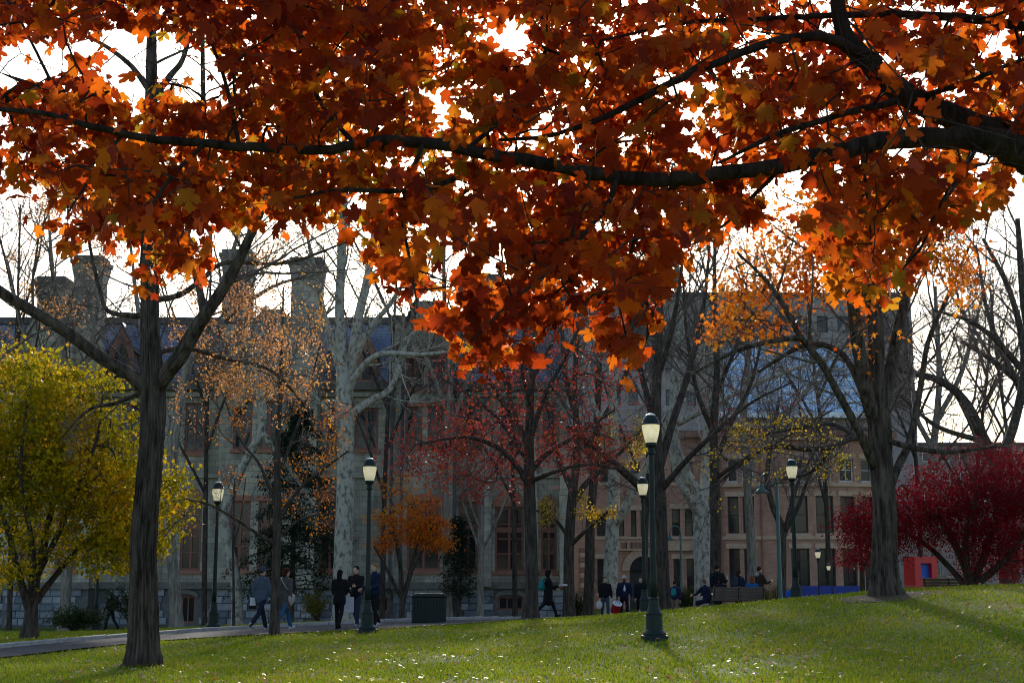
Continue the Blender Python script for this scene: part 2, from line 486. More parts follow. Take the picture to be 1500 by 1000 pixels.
# ------------------------------------------------------------------ buildings
def blockmat(name, c1, c2, mortar, bw, bh, var=.5, rough=.9, stain=None, msize=.012):
    m, n, l, b = nt(name)
    tc = n.new('ShaderNodeTexCoord')
    sx = n.new('ShaderNodeSeparateXYZ'); cx = n.new('ShaderNodeCombineXYZ')
    l.new(tc.outputs['Object'], sx.inputs[0])
    ad = n.new('ShaderNodeMath'); ad.operation = 'ADD'; l.new(sx.outputs[0], ad.inputs[0]); l.new(sx.outputs[1], ad.inputs[1])
    l.new(ad.outputs[0], cx.inputs[0]); l.new(sx.outputs[2], cx.inputs[1])
    br = n.new('ShaderNodeTexBrick'); br.inputs['Scale'].default_value = 1
    br.inputs['Brick Width'].default_value = bw; br.inputs['Row Height'].default_value = bh
    br.inputs['Mortar Size'].default_value = msize; br.inputs['Color1'].default_value = (*c1, 1); br.inputs['Color2'].default_value = (*c2, 1); br.inputs['Mortar'].default_value = (*mortar, 1)
    l.new(cx.outputs[0], br.inputs[0])
    nz = n.new('ShaderNodeTexNoise'); nz.inputs['Scale'].default_value = .7; nz.inputs['Detail'].default_value = 9; nz.inputs['Roughness'].default_value = .65
    mp = n.new('ShaderNodeMapping'); mp.inputs['Scale'].default_value = (1.6, 1.6, .35); l.new(tc.outputs['Object'], mp.inputs[0]); l.new(mp.outputs[0], nz.inputs[0])
    r = ramp(n, [(.3, (1 - var,) * 3), (.55, (1, 1, 1)), (.8, stain or (1.25, 1.22, 1.15))])
    l.new(nz.outputs[0], r.inputs[0])
    mx = n.new('ShaderNodeMix'); mx.data_type = 'RGBA'; mx.blend_type = 'MULTIPLY'; mx.inputs[0].default_value = 1
    l.new(br.outputs[0], mx.inputs[6]); l.new(r.outputs[0], mx.inputs[7]); l.new(mx.outputs[2], b.inputs['Base Color'])
    b.inputs['Roughness'].default_value = rough; b.inputs['Specular IOR Level'].default_value = .2
    bp = n.new('ShaderNodeBump'); bp.inputs['Strength'].default_value = .5; bp.inputs['Distance'].default_value = .03
    l.new(br.outputs[1], bp.inputs['Height']); bp.invert = True; l.new(bp.outputs[0], b.inputs['Normal'])
    return m

M['serpentine'] = blockmat('green_grey_stone', (.30, .29, .245), (.44, .41, .335), (.21, .20, .165), .72, .34, .55, stain=(1.35, 1.33, 1.25))
M['ledge'] = pmat('weathered_ledge_stone', [(.3, (.10, .095, .085)), (.7, (.19, .18, .155))], 2.5, .9, .3)
M['trim'] = pmat('pale_stone_trim', [(.3, (.25, .245, .20)), (.7, (.36, .345, .28))], 3, .9, .2)
M['blue_stone'] = pmat('blue_grey_rubble', [(.25, (.13, .15, .18)), (.5, (.21, .235, .27)), (.8, (.34, .36, .38))], .9, .9, .5, bscale=6)
def vary(m, lo, hi):
    n, l = m.node_tree.nodes, m.node_tree.links
    b = n['Principled BSDF']; src = b.inputs['Base Color'].links[0].from_socket
    oi = n.new('ShaderNodeObjectInfo'); r = ramp(n, [(0, lo), (1, hi)]); l.new(oi.outputs['Random'], r.inputs[0])
    mx = n.new('ShaderNodeMix'); mx.data_type = 'RGBA'; mx.blend_type = 'MULTIPLY'; mx.inputs[0].default_value = 1
    l.new(src, mx.inputs[6]); l.new(r.outputs[0], mx.inputs[7]); l.new(mx.outputs[2], b.inputs['Base Color'])
vary(M['blue_stone'], (.45, .47, .52), (1.25, 1.22, 1.18))
M['mortar'] = pmat('lime_mortar', [(.3, (.09, .09, .09)), (.7, (.15, .15, .145))], 5, .95, .2)
M['red_frame'] = pmat('red_brown_painted_wood', [(.3, (.20, .085, .065)), (.7, (.28, .12, .09))], 5, .7, .1)
M['red_stone'] = pmat('red_sandstone', [(.3, (.25, .12, .085)), (.7, (.36, .18, .13))], 3, .85, .2)
M['slate'] = blockmat('blue_slate', (.15, .195, .29), (.20, .245, .34), (.08, .10, .15), .35, .22, .3, .6, msize=.01)
M['lead'] = pmat('dark_lead_roof', [(.3, (.05, .055, .06)), (.7, (.09, .095, .10))], 3, .6, .1)
M['brown'] = blockmat('brown_roman_brick', (.44, .25, .185), (.52, .31, .235), (.33, .20, .15), .5, .12, .25, msize=.008)
M['brown_trim'] = pmat('brownstone_trim', [(.3, (.48, .33, .24)), (.7, (.60, .43, .32))], 2, .85, .2)
M['brown_red'] = pmat('red_brownstone_band', [(.3, (.25, .13, .095)), (.7, (.33, .18, .135))], 2, .85, .2)
M['dark_frame'] = pmat('dark_window_frame', [(.3, (.02, .024, .028)), (.7, (.04, .045, .05))], 5, .5)
M['white_frame'] = pmat('white_window_frame', [(.3, (.55, .57, .60)), (.7, (.7, .72, .74))], 5, .5)
M['inside'] = flat('dim_interior', (.03, .03, .032), .9)
M['grey_brick'] = blockmat('grey_brown_brick', (.26, .225, .215), (.31, .265, .25), (.2, .18, .175), .8, .3, .2)
M['pale_metal'] = pmat('pale_metal_ledge', [(.3, (.6, .62, .66)), (.7, (.72, .74, .78))], 1, .5)
def glassmat(name, c, rough=.06, spec=.8, metallic=0.0):
    return pmat(name, [(.3, tuple(q * .8 for q in c)), (.7, c)], .6, rough, 0, spec=spec, metallic=metallic)
M['glass'] = glassmat('window_glass', (.016, .02, .026), .08, .3)
M['glass_blue'] = glassmat('blue_curtain_glass', (.24, .40, .66), .25, .6, .25)

def ident(y0):
    return lambda s, z, d: (s, y0 + d, z)

def mbox(mb, mp, s0, s1, d0, d1, z0, z1, sub=1):
    for i in range(sub):
        a = s0 + (s1 - s0) * i / sub; b = s0 + (s1 - s0) * (i + 1) / sub
        v = [mp(s, z, d) for z in (z0, z1) for d in (d0, d1) for s in (a, b)]
        mb.add(v, [(0, 2, 3, 1), (4, 5, 7, 6), (0, 1, 5, 4), (2, 6, 7, 3), (0, 4, 6, 2), (1, 3, 7, 5)])
    return mb

def wall(name, parent, mat, s0, s1, z0, z1, holes, mp, depth=.3, step=1e9):
    sb = {s0, s1}; zb = {z0, z1}
    for (a, b, c, d) in holes: sb |= {a, b}; zb |= {c, d}
    sb = sorted(q for q in sb if s0 <= q <= s1); zb = sorted(q for q in zb if z0 <= q <= z1)
    ss = []
    for a, b in zip(sb[:-1], sb[1:]):
        k = max(1, math.ceil((b - a) / step)); ss += [a + (b - a) * i / k for i in range(k)]
    ss.append(sb[-1])
    v = []; f = []
    def quad(*q):
        b = len(v); v.extend(q); f.append((b, b + 1, b + 2, b + 3))
    for a, b in zip(ss[:-1], ss[1:]):
        for c, d in zip(zb[:-1], zb[1:]):
            m_, k_ = (a + b) / 2, (c + d) / 2
            if any(h[0] < m_ < h[1] and h[2] < k_ < h[3] for h in holes): continue
            quad(mp(a, c, 0), mp(b, c, 0), mp(b, d, 0), mp(a, d, 0))
    for (a, b, c, d) in holes:
        quad(mp(a, c, 0), mp(a, d, 0), mp(a, d, depth), mp(a, c, depth)); quad(mp(b, c, 0), mp(b, c, depth), mp(b, d, depth), mp(b, d, 0))
        quad(mp(a, c, 0), mp(a, c, depth), mp(b, c, depth), mp(b, c, 0)); quad(mp(a, d, 0), mp(b, d, 0), mp(b, d, depth), mp(a, d, depth))
    return raw(name, v, f, mat, parent)

def window(parent, h, mp, fmat, cols=2, rows=2, fw=.10, mid=.06, d=.16, sill=None, head=None, glass=None, solid_head=0.0):
    a, b, c, e = h
    mb = MB()
    mbox(mb, mp, a, a + fw, d - .06, d + .06, c, e); mbox(mb, mp, b - fw, b, d - .06, d + .06, c, e)
    mbox(mb, mp, a + fw, b - fw, d - .06, d + .06, c, c + fw); mbox(mb, mp, a + fw, b - fw, d - .06, d + .06, e - fw - solid_head, e)
    e2 = e - fw - solid_head; c2 = c + fw; a2 = a + fw; b2 = b - fw
    for i in range(1, cols):
        s = a2 + (b2 - a2) * i / cols; w = mid if not (cols == 2 and fw > .09) else fw
        mbox(mb, mp, s - w / 2, s + w / 2, d - .05, d + .04, c2, e2)
    for j in range(1, rows):
        z = c2 + (e2 - c2) * j / rows
        for i in range(cols):
            sa = a2 + (b2 - a2) * i / cols + mid / 2 + .01; sb_ = a2 + (b2 - a2) * (i + 1) / cols - mid / 2 - .01
            mbox(mb, mp, sa, sb_, d - .045, d + .03, z - mid / 2, z + mid / 2)
    w_ = mb.build('window', fmat, parent)
    for i in range(cols):
        for j in range(rows):
            sa = a2 + (b2 - a2) * i / cols; sb_ = a2 + (b2 - a2) * (i + 1) / cols
            za = c2 + (e2 - c2) * j / rows; zb_ = c2 + (e2 - c2) * (j + 1) / rows
            t = random.uniform(-.006, .006)
            q = [mp(sa, za, d + .012 + t), mp(sb_, za, d + .012 - t), mp(sb_, zb_, d + .012 - t), mp(sa, zb_, d + .012 + t)]
            raw('pane', q, [(0, 1, 2, 3)], glass or M['glass'], w_)
    if sill: mbox(MB(), mp, a - .14, b + .14, -.10, .10, c - .22, c - .002).build('sill', sill, w_)
    if head: mbox(MB(), mp, a - .16, b + .16, -.07, .1, e + .002, e + .34).build('lintel', head, w_)
    return w_

# ---- the long green-grey stone building with slate roofs
HD = 80.0
def hx(px, D=HD): return P(px, 700, D)[0]
def hz(py, D=HD): return P(750, py, D)[2]
hall = empty('stone_hall', (0, 0, 0), 0, 'long gothic hall of green grey stone with blue slate roofs and tall chimneys', 'building')
ZL, ZE = hz(861), hz(563)
mpA = ident(HD)
def hrect(x0, y0, x1, y1, D=HD): return (hx(x0, D), hx(x1, D), hz(y1, D), hz(y0, D))
mainwin = []
for (x0, y0, x1, y1) in [(-35, 735, -5, 835), (170, 735, 203, 835), (268, 735, 298, 835), (470, 735, 500, 835), (672, 735, 700, 835), (725, 742, 767, 836), (792, 742, 815, 836),
                         (-35, 590, -5, 662), (172, 590, 202, 662), (268, 590, 297, 662), (478, 597, 500, 658), (518, 597, 553, 658), (680, 590, 706, 658), (733, 590, 762, 658), (795, 590, 815, 658)]:
    mainwin.append(hrect(x0, y0, x1, y1))
wall('wall', hall, M['serpentine'], hx(-90), hx(832), ZL, ZE, mainwin, mpA, .3)
for i, h in enumerate(mainwin):
    big = h[3] - h[2] > 3.2
    w_ = window(hall, h, mpA, M['red_frame'], 2, 4 if big else 3, .13, .07, .14, M['red_stone'], None, solid_head=0.0)
    if big:   # pointed red sandstone head with a transom panel
        cx_, hw = (h[0] + h[1]) / 2, (h[1] - h[0]) / 2 + .12
        poly = [(cx_ - hw, h[3] + .003)] + [(cx_ - hw * math.cos(t) * (1 - .1 * math.sin(t)), h[3] + .003 + hw * 1.15 * math.sin(t)) for t in np.linspace(.12, math.pi - .12, 11)] + [(cx_ + hw, h[3] + .003)]
        MB().prism(poly, HD - .09, HD - .005).build('arched_head', M['red_stone'], w_)
        mbox(MB(), mpA, h[0] + .02, h[1] - .02, .03, .08, h[2] + (h[3] - h[2]) * .60, h[2] + (h[3] - h[2]) * .68).build('transom', M['red_frame'], w_)
    else:
        mbox(MB(), mpA, h[0] - .12, h[1] + .12, -.07, .05, h[3] + .003, h[3] + .3).build('lintel', M['trim'], w_)
# body behind the wall, roof, ridge
MB().box(hx(-90) - .01, hx(832), HD + .301, HD + 13, -1.6, ZE - .01).build('inner_block', M['inside'], hall)
ZR = hz(462)
MB().add([(hx(-90), HD - .15, ZE + .1), (hx(834), HD - .15, ZE + .1), (hx(834), HD + 2.6, ZR), (hx(-90), HD + 2.6, ZR), (hx(-90), HD + 12, ZR + .2), (hx(834), HD + 12, ZR + .2), (hx(-90), HD + 13.2, ZE + .1), (hx(834), HD + 13.2, ZE + .1)],
         [(0, 1, 2, 3), (3, 2, 5, 4), (4, 5, 7, 6), (0, 3, 4, 6), (1, 7, 5, 2), (0, 6, 7, 1)]).build('roof', M['slate'], hall)
rc = MB().box(hx(-90), hx(834), HD + 2.4, HD + 2.9, ZR - .05, ZR + .35); rc.build('roof_curb', M['lead'], hall)
MB().box(hx(-90), hx(836), HD - .35, HD - .003, ZE - .35, ZE + .12).build('cornice', M['ledge'], hall)
MB().box(hx(-90), hx(836), HD - .28, HD - .002, ZE - .75, ZE - .5).build('string_course', M['trim'], hall)
MB().box(hx(-90), hx(836), HD - .22, HD - .002, hz(700), hz(694)).build('string_course', M['trim'], hall)
MB().box(hx(-90), hx(838), HD - .45, HD + .02, hz(862), hz(852)).build('base_ledge', M['ledge'], hall)
# rubble base: every stone its own piece, proud of the mortar
zb0 = -1.7
bw_holes = [hrect(264, 872, 294, 912), (hx(730), hx(766), hz(893), hz(873)), (hx(640), hx(662), hz(893), hz(874)), (hx(540), hx(572), hz(896), hz(874)), (hx(120), hx(150), hz(906), hz(874)), (hx(380), hx(410), hz(900), hz(873))]
wall('base_backing', hall, M['mortar'], hx(-90), hx(836), zb0, ZL - .03, bw_holes, ident(HD - .18), .4)
for h in bw_holes:
    w_ = window(hall, h, ident(HD - .18), M['red_frame'], 3, 1, .10, .06, .2)
    cx_, hw = (h[0] + h[1]) / 2, (h[1] - h[0]) / 2 + .2
    arc_o = [(cx_ - hw * math.cos(t), h[3] - .05 + .42 * math.sin(t)) for t in np.linspace(0, math.pi, 12)]
    arc_i = [(cx_ - (hw - .2) * math.cos(t), h[3] - .06 + .16 * math.sin(t)) for t in np.linspace(math.pi, 0, 12)]
    MB().prism(arc_o + arc_i, HD - .34, HD - .17).build('arched_head', M['ledge'], w_)
stone_me = None
rows = np.linspace(-1.22, ZL - .04, 6)
pav = [(30, 150, 1.6), (325, 470, 1.1), (582, 664, 1.6)]
nst = 0
for r in range(5):
    x = hx(-70) + random.uniform(0, .5)
    while x < hx(834):
        w = random.uniform(.5, 1.0)
        yo = max([q[2] + .02 for q in pav if hx(q[0]) < x and x + w < hx(q[1])] or [.18])
        if yo < .2 and any(hx(q[0]) - .05 < x + w and x < hx(q[1]) + .05 for q in pav):
            x += .25; continue
        z0_, z1_ = rows[r] + .02, rows[r + 1] - .02
        if yo > .2 or not any(h[0] - .22 < x + w and x < h[1] + .22 and h[2] - .1 < z1_ and z0_ < h[3] + .36 for h in bw_holes):
          if nst < 299:
            if stone_me is None:
                o = MB().box(-.5, .5, -.5, .5, -.5, .5, .06).build('stone', M['blue_stone'], hall); stone_me = o.data
            else: o = link('stone', stone_me, hall)
            o.location = (x + w / 2, HD - yo - .04 + random.uniform(-.02, .02), (z0_ + z1_) / 2)
            o.scale = (w - .04, .16, z1_ - z0_)
            nst += 1
        x += w
# buttresses with weathered caps, projecting pavilions, chimneys, dormers
def buttress(px0, px1, py1, dep):
    a, b = hx(px0), hx(px1); zt = hz(py1)
    mb = MB().box(a, b, HD - dep, HD - .001, ZL + .1, zt * .55)
    mb.box(a + .05, b - .05, HD - dep * .62, HD - .001, zt * .55, zt)
    mb.prism([(a - .03, zt * .55), (b + .03, zt * .55), (b - .05, zt * .55 + .35), (a + .05, zt * .55 + .35)], HD - dep - .04, HD - dep * .6)
    return mb.build('buttress', M['serpentine'], hall)
for a in [(210, 232, 640, .9), (706, 720, 620, .9), (773, 787, 620, .9), (818, 832, 600, 1.0)]: buttress(*a)
def pavilion(px0, px1, pyeave, pytop, dep, wins, D=HD):
    a, b = hx(px0), hx(px1); y0 = HD - dep
    mp = ident(y0); holes = [hrect(*w) for w in wins]
    wall('pavilion_wall', hall, M['serpentine'], a, b, ZL, hz(pyeave), holes, mp, .3)
    for h in holes:
        w_ = window(hall, h, mp, M['red_frame'], 2, 3, .13, .07, .14, M['red_stone'])
        mbox(MB(), mp, h[0] - .15, h[1] + .15, -.07, .05, h[3] + .003, h[3] + .32).build('lintel', M['red_stone'], w_)
    mb = MB().box(a, a + .3, y0 + .001, HD + 2, ZL, hz(pyeave)).box(b - .3, b, y0 + .001, HD + 2, ZL, hz(pyeave))
    mb.box(a + .3, b - .3, y0 + .302, HD + 2, ZL, hz(pyeave)); mb.build('pavilion_side', M['serpentine'], hall)
    c = (a + b) / 2
    MB().prism([(a, hz(pyeave) + .002), (b, hz(pyeave) + .002), (c + .4, hz(pytop)), (c - .4, hz(pytop))], y0, y0 + .5).build('gable', M['serpentine'], hall)
    MB().prism([(a + .1, hz(pyeave) + .003), (b - .1, hz(pyeave) + .003), (c + .3, hz(pytop) - .3), (c - .3, hz(pytop) - .3)], y0 + .502, HD + 6).build('pavilion_roof', M['slate'], hall)
    for s in (-1, 1):
        e0 = a if s < 0 else b
        MB().prism([(e0 - s * -.15, hz(pyeave) - .1), (c + s * .4, hz(pytop) + .02), (c + s * .4, hz(pytop) + .26), (e0 - s * -.15, hz(pyeave) + .2)], y0 - .12, y0 + .52).build('coping', M['trim'], hall)
    MB().box(a - .1, b + .1, y0 - .3, y0 - .003, hz(862), hz(852)).build('base_ledge', M['ledge'], hall)
    MB().box(a, b, y0 - .02, HD - .37, -1.7, hz(863)).build('pavilion_base', M['mortar'], hall)
pavilion(30, 150, 520, 432, 1.6, [(50, 590, 78, 662), (100, 590, 128, 662), (50, 735, 80, 835), (100, 735, 130, 835)])
pavilion(325, 470, 545, 458, 1.1, [(345, 590, 372, 660), (383, 590, 412, 660), (345, 735, 374, 835), (385, 735, 412, 835)])
pavilion(582, 664, 505, 448, 1.6, [(596, 528, 622, 575), (628, 528, 652, 575), (596, 600, 620, 656), (628, 600, 652, 656), (600, 735, 648, 835)])
def chimney(px0, px1, pyt, yb, y0=None, depth=1.5, flare=True):
    a, b = hx(px0), hx(px1); y0 = HD + .3 if y0 is None else y0; zt = hz(pyt); z0 = hz(yb)
    mb = MB().box(a, b, y0, y0 + depth, z0, zt - 1.4)
    mb.add([(a, y0, zt - 1.4), (b, y0, zt - 1.4), (b, y0 + depth, zt - 1.4), (a, y0 + depth, zt - 1.4), (a - .16, y0 - .16, zt - .5), (b + .16, y0 - .16, zt - .5), (b + .16, y0 + depth + .16, zt - .5), (a - .16, y0 + depth + .16, zt - .5)],
           [(0, 1, 5, 4), (1, 2, 6, 5), (2, 3, 7, 6), (3, 0, 4, 7), (4, 5, 6, 7)])
    c = mb.build('chimney', M['serpentine'], hall)
    MB().box(a - .22, b + .22, y0 - .22, y0 + depth + .22, zt - .498, zt - .25).build('chimney_cap', M['ledge'], c)
    MB().box(a - .08, b + .08, y0 - .08, y0 + depth + .08, zt - .248, zt).build('chimney_top', M['ledge'], c)
chimney(48, 86, 410, 540, HD - 1.0); chimney(101, 140, 380, 540, HD - 1.05)
chimney(322, 362, 372, 600, HD - 1.25); chimney(425, 468, 385, 860, HD - 1.5); chimney(574, 590, 470, 560, HD - 1.9, 1.2); chimney(700, 735, 400, 562)
def dormer(px, py0, py1, w):
    c = hx(px); z0, z1 = hz(py1), hz(py0)
    d = MB().prism([(c - w, z0), (c + w, z0), (c + w, z0 + (z1 - z0) * .6), (c, z1), (c - w, z0 + (z1 - z0) * .6)], HD - .1, HD + 2.4).build('dormer', M['red_stone'], hall)
    MB().prism([(c - w * .5, z0 + .25), (c + w * .5, z0 + .25), (c + w * .5, z0 + (z1 - z0) * .5), (c, z0 + (z1 - z0) * .72), (c - w * .5, z0 + (z1 - z0) * .5)], HD - .14, HD - .102).build('pane', M['glass'], d)
    for s in (-1, 1):
        MB().prism([(c, z1 + .02), (c + s * (w + .15), z0 + (z1 - z0) * .52), (c + s * (w + .15), z0 + (z1 - z0) * .58), (c, z1 + .2)], HD - .2, HD + 2.4).build('dormer_roof', M['slate'], d)
dormer(170, 478, 560, .75); dormer(535, 490, 562, .55); dormer(300, 490, 562, .6); dormer(490, 490, 562, .5); dormer(770, 490, 562, .6)
for px in (577, 592, 668):     # lead downpipes
    MB().tube([(hx(px), HD - 1.85, ZL), (hx(px), HD - 1.85, hz(545))], .09, 8).build('downpipe', M['lead'], hall)

# ---- the brownstone building with the rounded corner
BD = 100.0
brown = empty('brownstone_building', (0, 0, 0), 0, 'reddish brownstone building with rounded corner and arched doorway', 'building')
def bx_(px, D=BD): return P(px, 750, D)[0]
def bz(py, D=BD): return P(750, py, D)[2]
ZT = bz(632)
mpB = ident(BD)
bz0 = -1.6
R_, XC = 14.0, P(1180, 750, 97)[0]; YC = 97 + R_
def mpC(a, z, d):
    t = a / R_
    return (XC + (R_ - d) * math.sin(t), YC - (R_ - d) * math.cos(t), z)
def arc_s(px):
    x = P(px, 750, 98)[0]
    return R_ * math.asin(max(-1, min(1, (x - XC) / R_)))
# flat entrance front
wB = [(bx_(a), bx_(b), bz(d), bz(c)) for (a, c, b, d) in [(874, 818, 886, 868), (985, 818, 998, 868), (1004, 818, 1016, 868), (874, 752, 890, 785), (900, 752, 914, 785), (924, 747, 932, 790), (938, 747, 946, 790), (952, 747, 960, 790), (984, 745, 996, 785), (1003, 745, 1015, 785), (880, 676, 895, 706), (924, 676, 938, 706), (984, 676, 997, 706), (1003, 676, 1016, 706)]]
door_h = (bx_(921), bx_(963), bz0, bz(835))
wall('front_wall', brown, M['brown'], bx_(800), bx_(1047), bz0, ZT, wB + [door_h], mpB, .4)
for h in wB: window(brown, h, mpB, M['dark_frame'], 1, 2, .07, .06, .2, M['brown_trim'], M['brown_trim'])
MB().box(door_h[0] + .01, door_h[1] - .01, BD + .35, BD + .39, bz0, door_h[3]).build('doors', M['dark_frame'], brown)
dc, dr = (door_h[0] + door_h[1]) / 2, (door_h[1] - door_h[0]) / 2
def voussoir_ring(r0, r1, y0, y1, mat, n, zc, parent):
    for k in range(n):
        t0, t1 = math.pi * k / n + .008, math.pi * (k + 1) / n - .008
        poly = [(dc - r0 * math.cos(t0), zc + r0 * math.sin(t0)), (dc - r1 * math.cos(t0), zc + r1 * math.sin(t0)), (dc - r1 * math.cos((t0 + t1) / 2), zc + r1 * math.sin((t0 + t1) / 2)), (dc - r1 * math.cos(t1), zc + r1 * math.sin(t1)), (dc - r0 * math.cos(t1), zc + r0 * math.sin(t1))]
        MB().prism(poly, y0, y1).build('arch_stone', mat, parent)
voussoir_ring(dr, dr + .55, BD - .18, BD - .004, M['brown_trim'], 15, door_h[3] - .02, brown)
MB().prism([(dc - dr * math.cos(t), door_h[3] + .002 + dr * math.sin(t)) for t in np.linspace(.0, math.pi, 16)], BD - .09, BD - .006).build('fanlight', M['inside'], brown)
MB().box(bx_(900), bx_(1030), BD - .32, BD - .003, bz(806), bz(790)).build('frieze', M['brown_trim'], brown)
fz = MB()
for k in range(26):
    if k % 5 == 4: continue
    x = bx_(908) + (bx_(976) - bx_(908)) * k / 26
    fz.box(x, x + .09 + .05 * (k % 3), BD - .36, BD - .322, bz(803), bz(794))
fz.build('frieze_relief', M['brown_red'], brown)
MB().box(bx_(898), bx_(1032), BD - .5, BD - .004, bz(789.5), bz(786)).build('ledge', M['brown_trim'], brown)
for k in range(9):      # banded courses of the lower storey, block by block
    z0 = bz(868) + k * .36
    x = bx_(849) + (k % 2) * .4 - .4
    while x < bx_(874) - .3:
        w = 1.05
        x1 = min(x + w, bx_(873))
        if x1 - max(x, bx_(848)) > .2:
            MB().box(max(x, bx_(848)) + .01, x1 - .01, BD - .10, BD - .004, z0 + .012, z0 + .348, .02).build('stone', M['brown_trim'] if k % 2 else M['brown_red'], brown)
        x += w
# rounded corner
wC = []
for rowy, kind in (((803, 868), 0), ((727, 781), 1), ((672, 706), 2)):
    for (a, b) in ((1066, 1081), (1087, 1103), (1153, 1179), (1191, 1217), (1228, 1250), (1262, 1280), (1290, 1306)):
        wC.append((arc_s(a), arc_s(b), bz(rowy[1], 98), bz(rowy[0], 98), kind))
sC0, sC1 = arc_s(1046), arc_s(1316)
wall('corner_wall', brown, M['brown'], sC0, sC1, bz0, ZT, [w[:4] for w in wC], mpC, .4, .7)
for w in wC:
    k = w[4]; wide = w[1] - w[0] > 1.0
    window(brown, w[:4], mpC, M['white_frame'] if k == 2 else M['dark_frame'], 2 if wide and k != 1 else 1, 4 if k == 0 else 2, .09, .05, .22, M['brown_trim'] if k else None, M['brown_trim'])
def course(py0, py1, out, mat, nm):
    n = 44
    mb = MB()
    for i in range(n):
        a, b = sC0 + (sC1 - sC0) * i / n, sC0 + (sC1 - sC0) * (i + 1) / n
        mbox(mb, mpC, a, b, -out, -.004, bz(py1, 98), bz(py0, 98))
    return mb.build(nm, mat, brown)
course(713, 708, .16, M['brown_trim'], 'string_course'); course(790, 785, .12, M['brown_trim'], 'string_course')
course(640, 632, .5, M['brown_red'], 'cornice'); course(646, 641, .3, M['brown_trim'], 'cornice'); course(630.5, 629, .35, M['lead'], 'parapet_cap')
MB().box(bx_(800), bx_(1050), BD - .45, BD - .004, bz(641), ZT).build('cornice', M['brown_red'], brown)
n = 30
top = [mpC(sC0 + (sC1 - sC0) * i / n, ZT - .02, .1) for i in range(n + 1)]
poly = [(q[0], q[1]) for q in top] + [(top[-1][0], BD + 22), (bx_(800) + .02, BD + 22), (bx_(800) + .02, BD + .1), (top[0][0] - .02, BD + .1)]
raw('roof', [(x, y, ZT - .02) for x, y in poly] + [(x, y, ZT + .1) for x, y in poly], [list(range(len(poly))), list(range(2 * len(poly) - 1, len(poly) - 1, -1))] + [[i, (i + 1) % len(poly), len(poly) + (i + 1) % len(poly), len(poly) + i] for i in range(len(poly))], M['lead'], brown)
inn = [mpC(sC0 + (sC1 - sC0) * i / n, 0, .42) for i in range(n + 1)]
poly = [(q[0], q[1]) for q in inn] + [(inn[-1][0], BD + 21.5), (bx_(800) + .3, BD + 21.5), (bx_(800) + .3, BD + .42), (inn[0][0] - .02, BD + .42)]
raw('inner_block', [(x, y, bz0) for x, y in poly] + [(x, y, ZT - .05) for x, y in poly], [list(range(len(poly))), list(range(2 * len(poly) - 1, len(poly) - 1, -1))] + [[i, (i + 1) % len(poly), len(poly) + (i + 1) % len(poly), len(poly) + i] for i in range(len(poly))], M['inside'], brown)
MB().box(bx_(800), bx_(800) + .29, BD + .002, BD + 21.6, bz0, ZT - .03).build('side_wall', M['brown'], brown)
for px in (1058, 1113):
    p = mpC(arc_s(px), 0, -.08)
    MB().tube([(p[0], p[1], bz0), (p[0], p[1], bz(642, 98))], .07, 8).build('downpipe', M['brown_red'], brown)

# ---- the modern building with blue glazing, behind
GD = 130.0
gl = empty('glass_building', (0, 0, 0), 0, 'modern grey brick block with blue curtain glazing above a pale ledge', 'building')
def gx(px): return P(px, 560, GD)[0]
def gzz(py): return P(750, py, GD)[2]
mpG = ident(GD)
gh = (gx(1060), gx(1272), gzz(604), gzz(508))
gw = [(gx(a), gx(a + 16), gzz(487), gzz(463)) for a in range(1080, 1325, 30)] + [(gx(a), gx(a + 14), gzz(y + 24), gzz(y)) for y in (470, 520, 570) for a in (815, 840, 865, 895, 920, 945, 975, 1005, 1032)] + [(gx(a), gx(a + 13), gzz(y + 24), gzz(y)) for y in (520, 570) for a in (1284, 1308)]
wall('wall', gl, M['grey_brick'], gx(800), gx(1340), -1.2, gzz(434), [gh] + gw, mpG, .5)
MB().box(gx(800), gx(1340), GD + .501, GD + 26, -1.2, gzz(434)).build('inner_block', M['grey_brick'], gl)
MB().box(gx(798), gx(1342), GD - .3, GD + 26.2, gzz(434) + .01, gzz(429)).build('parapet', M['lead'], gl)
MB().box(gx(1050), gx(1285), GD - 1.0, GD - .005, gzz(613), gzz(605)).build('ledge', M['pale_metal'], gl)
for h in gw: window(gl, h, mpG, M['dark_frame'], 1, 1, .08, .05, .2)
cw = MB()
nc, nr = 13, 6
for i in range(nc + 1):
    s = gh[0] + (gh[1] - gh[0]) * i / nc; mbox(cw, mpG, s - .06, s + .06, .06, .30, gh[2], gh[3])
for j in range(nr + 1):
    z = gh[2] + (gh[3] - gh[2]) * j / nr; mbox(cw, mpG, gh[0], gh[1], .10, .27, z - .07, z + .07)
cwo = cw.build('curtain_wall', M['pale_metal'], gl)
for i in range(nc):
    for j in range(nr):
        a, b = gh[0] + (gh[1] - gh[0]) * i / nc + .06, gh[0] + (gh[1] - gh[0]) * (i + 1) / nc - .06
        c, d = gh[2] + (gh[3] - gh[2]) * j / nr + .07, gh[2] + (gh[3] - gh[2]) * (j + 1) / nr - .07
        t = random.uniform(-.03, .03)
        raw('pane', [(a, GD + .2 + t, c), (b, GD + .2 - t, c), (b, GD + .22 - t, d), (a, GD + .22 + t, d)], [(0, 1, 2, 3)], M['glass_blue'], cwo)

